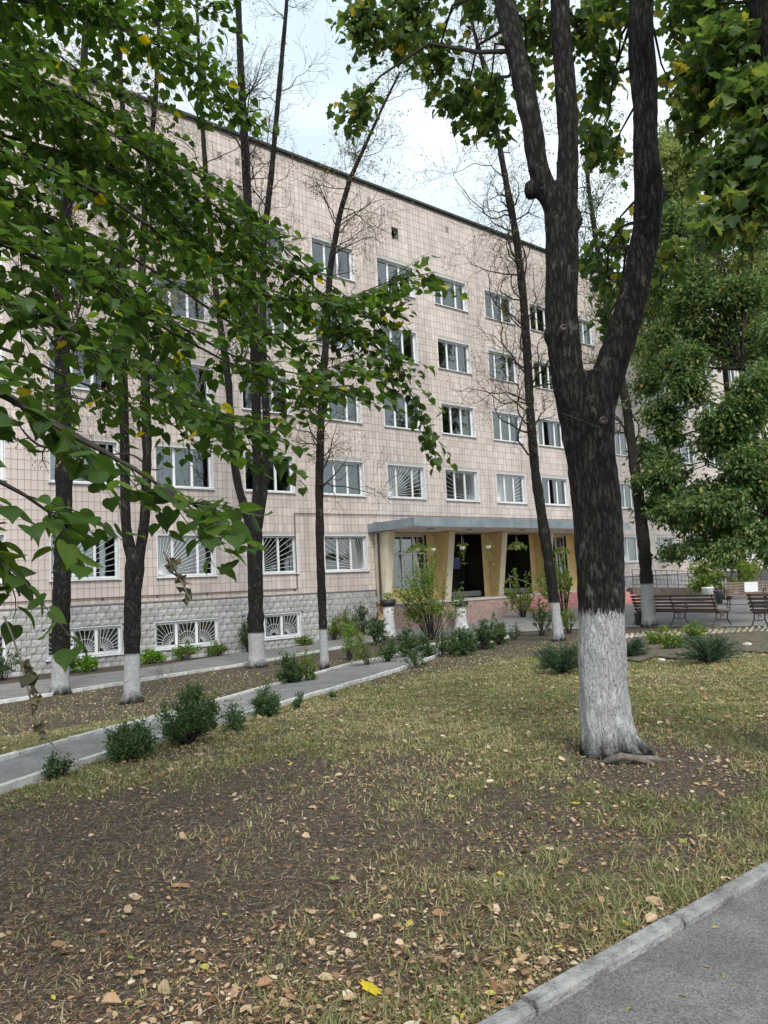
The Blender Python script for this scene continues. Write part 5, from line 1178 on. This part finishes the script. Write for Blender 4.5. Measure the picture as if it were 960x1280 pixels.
for i in big:
    TV = CV*np.array([1, RNG.uniform(.8, 1.5), RNG.uniform(.3, 2.2)]); V, Fc, t = leaves(TV, CF, np.zeros((1, 3)), X[i:i+1], Nn[i:i+1], S[i:i+1], ft_[i:i+1])
    o = link('fallen_leaf', trimesh('fallen_leaf', V, Fc, M['litter'], t), None, tuple(P[i]))
    c_ = 'brown' if ft_[i] < .42 else ('tan' if ft_[i] < .7 else ('pale beige' if ft_[i] < .93 else ('yellow' if ft_[i] < .98 else 'green')))
    tag(o, f'{c_} dry leaf lying on the worn lawn in the foreground', 'leaf', f'{c_} fallen leaves')
# flattened dead stalks and crumbs that give the soil its texture
x, y = sample_ground(150000, 2.4, 14); n = len(x)
z = terrain(x, y)+np.clip(1-(np.hypot(x, y)-14)/8, 0, 1)*(.05*(fbm(x*1.1, y*1.1, 4)-.5)+.025*(fbm(x*5, y*5, 2)-.5))+RNG.uniform(.002, .012, n)
a = RNG.uniform(0, 6.283, n)
V, Fc, t = leaves(NV*np.array([1, .8, 1]), NF, np.column_stack([x, y, z]), np.column_stack([np.cos(a), np.sin(a), RNG.normal(.05, .15, n)]), np.column_stack([RNG.normal(0, .4, n), RNG.normal(0, .4, n), np.ones(n)]), RNG.uniform(.012, .05, n), np.clip(RNG.beta(1.6, 1.6, n)*.9, 0, .9))
tag(link('dead_grass', trimesh('dead_grass', V, Fc, M['litter'], t)), 'flattened dead stalks scattered over the lawn', 'dead grass', kind='stuff')
# the conspicuous yellow maple leaf, the green leaf and the pale curled one
def single(px, py, S, rot, mat_stop, lab, TV=PV, TFc=PF, tilt=(0, 0, 1)):
    g = gp(px, py); V, Fc, t = leaves(TV, TFc, np.zeros((1, 3)), np.array([[math.cos(rot), math.sin(rot), .1]]), np.array([tilt], float), np.array([S]), np.array([mat_stop]))
    tag(link('fallen_leaf', trimesh('fallen_leaf', V, Fc, M['litter'], t), None, (g[0], g[1], g[2]+.03)), lab, 'leaf')
M['litter_yellow'] = leaf_mat('yellow_leaf', [(0, (.62, .46, .02)), (1, (.66, .52, .03))], .5, .3)
_l = M['litter']; M['litter'] = M['litter_yellow']; single(462, 1250, .085, 1.4, .5, 'bright yellow maple leaf upright on the lawn at the bottom', tilt=(.1, -1, .45)); single(720, 1010, .06, 1.2, .5, 'yellow green leaf on the lawn below the big trunk', HV, HF)
M['litter'] = _l
single(415, 1106, .055, .5, 1, 'single dark green leaf lying left of centre on the bare soil', HV, HF)
single(127, 1262, .075, .3, .62, 'large curled tan leaf on the soil at lower left', CV, CF); single(160, 1240, .04, 1.1, .9, 'small white leaf on the soil near the large curled tan leaf', CV, CF)
for i, (px, py, tn, lab) in enumerate([(890, 1168, .98, 'small green leaf on the asphalt path nearest its curb'), (905, 1233, 1, 'small yellow green leaf low on the asphalt path, right'), (860, 1257, 1, 'small green leaf on the asphalt path near the bottom'), (790, 1269, 1, 'little leaf on the asphalt path closest to the bottom edge'), (880, 1216, .95, 'tiny yellowish leaf in the middle of the asphalt path')]):
    single(px, py, .035, i*1.3, tn, lab, CV, CF)
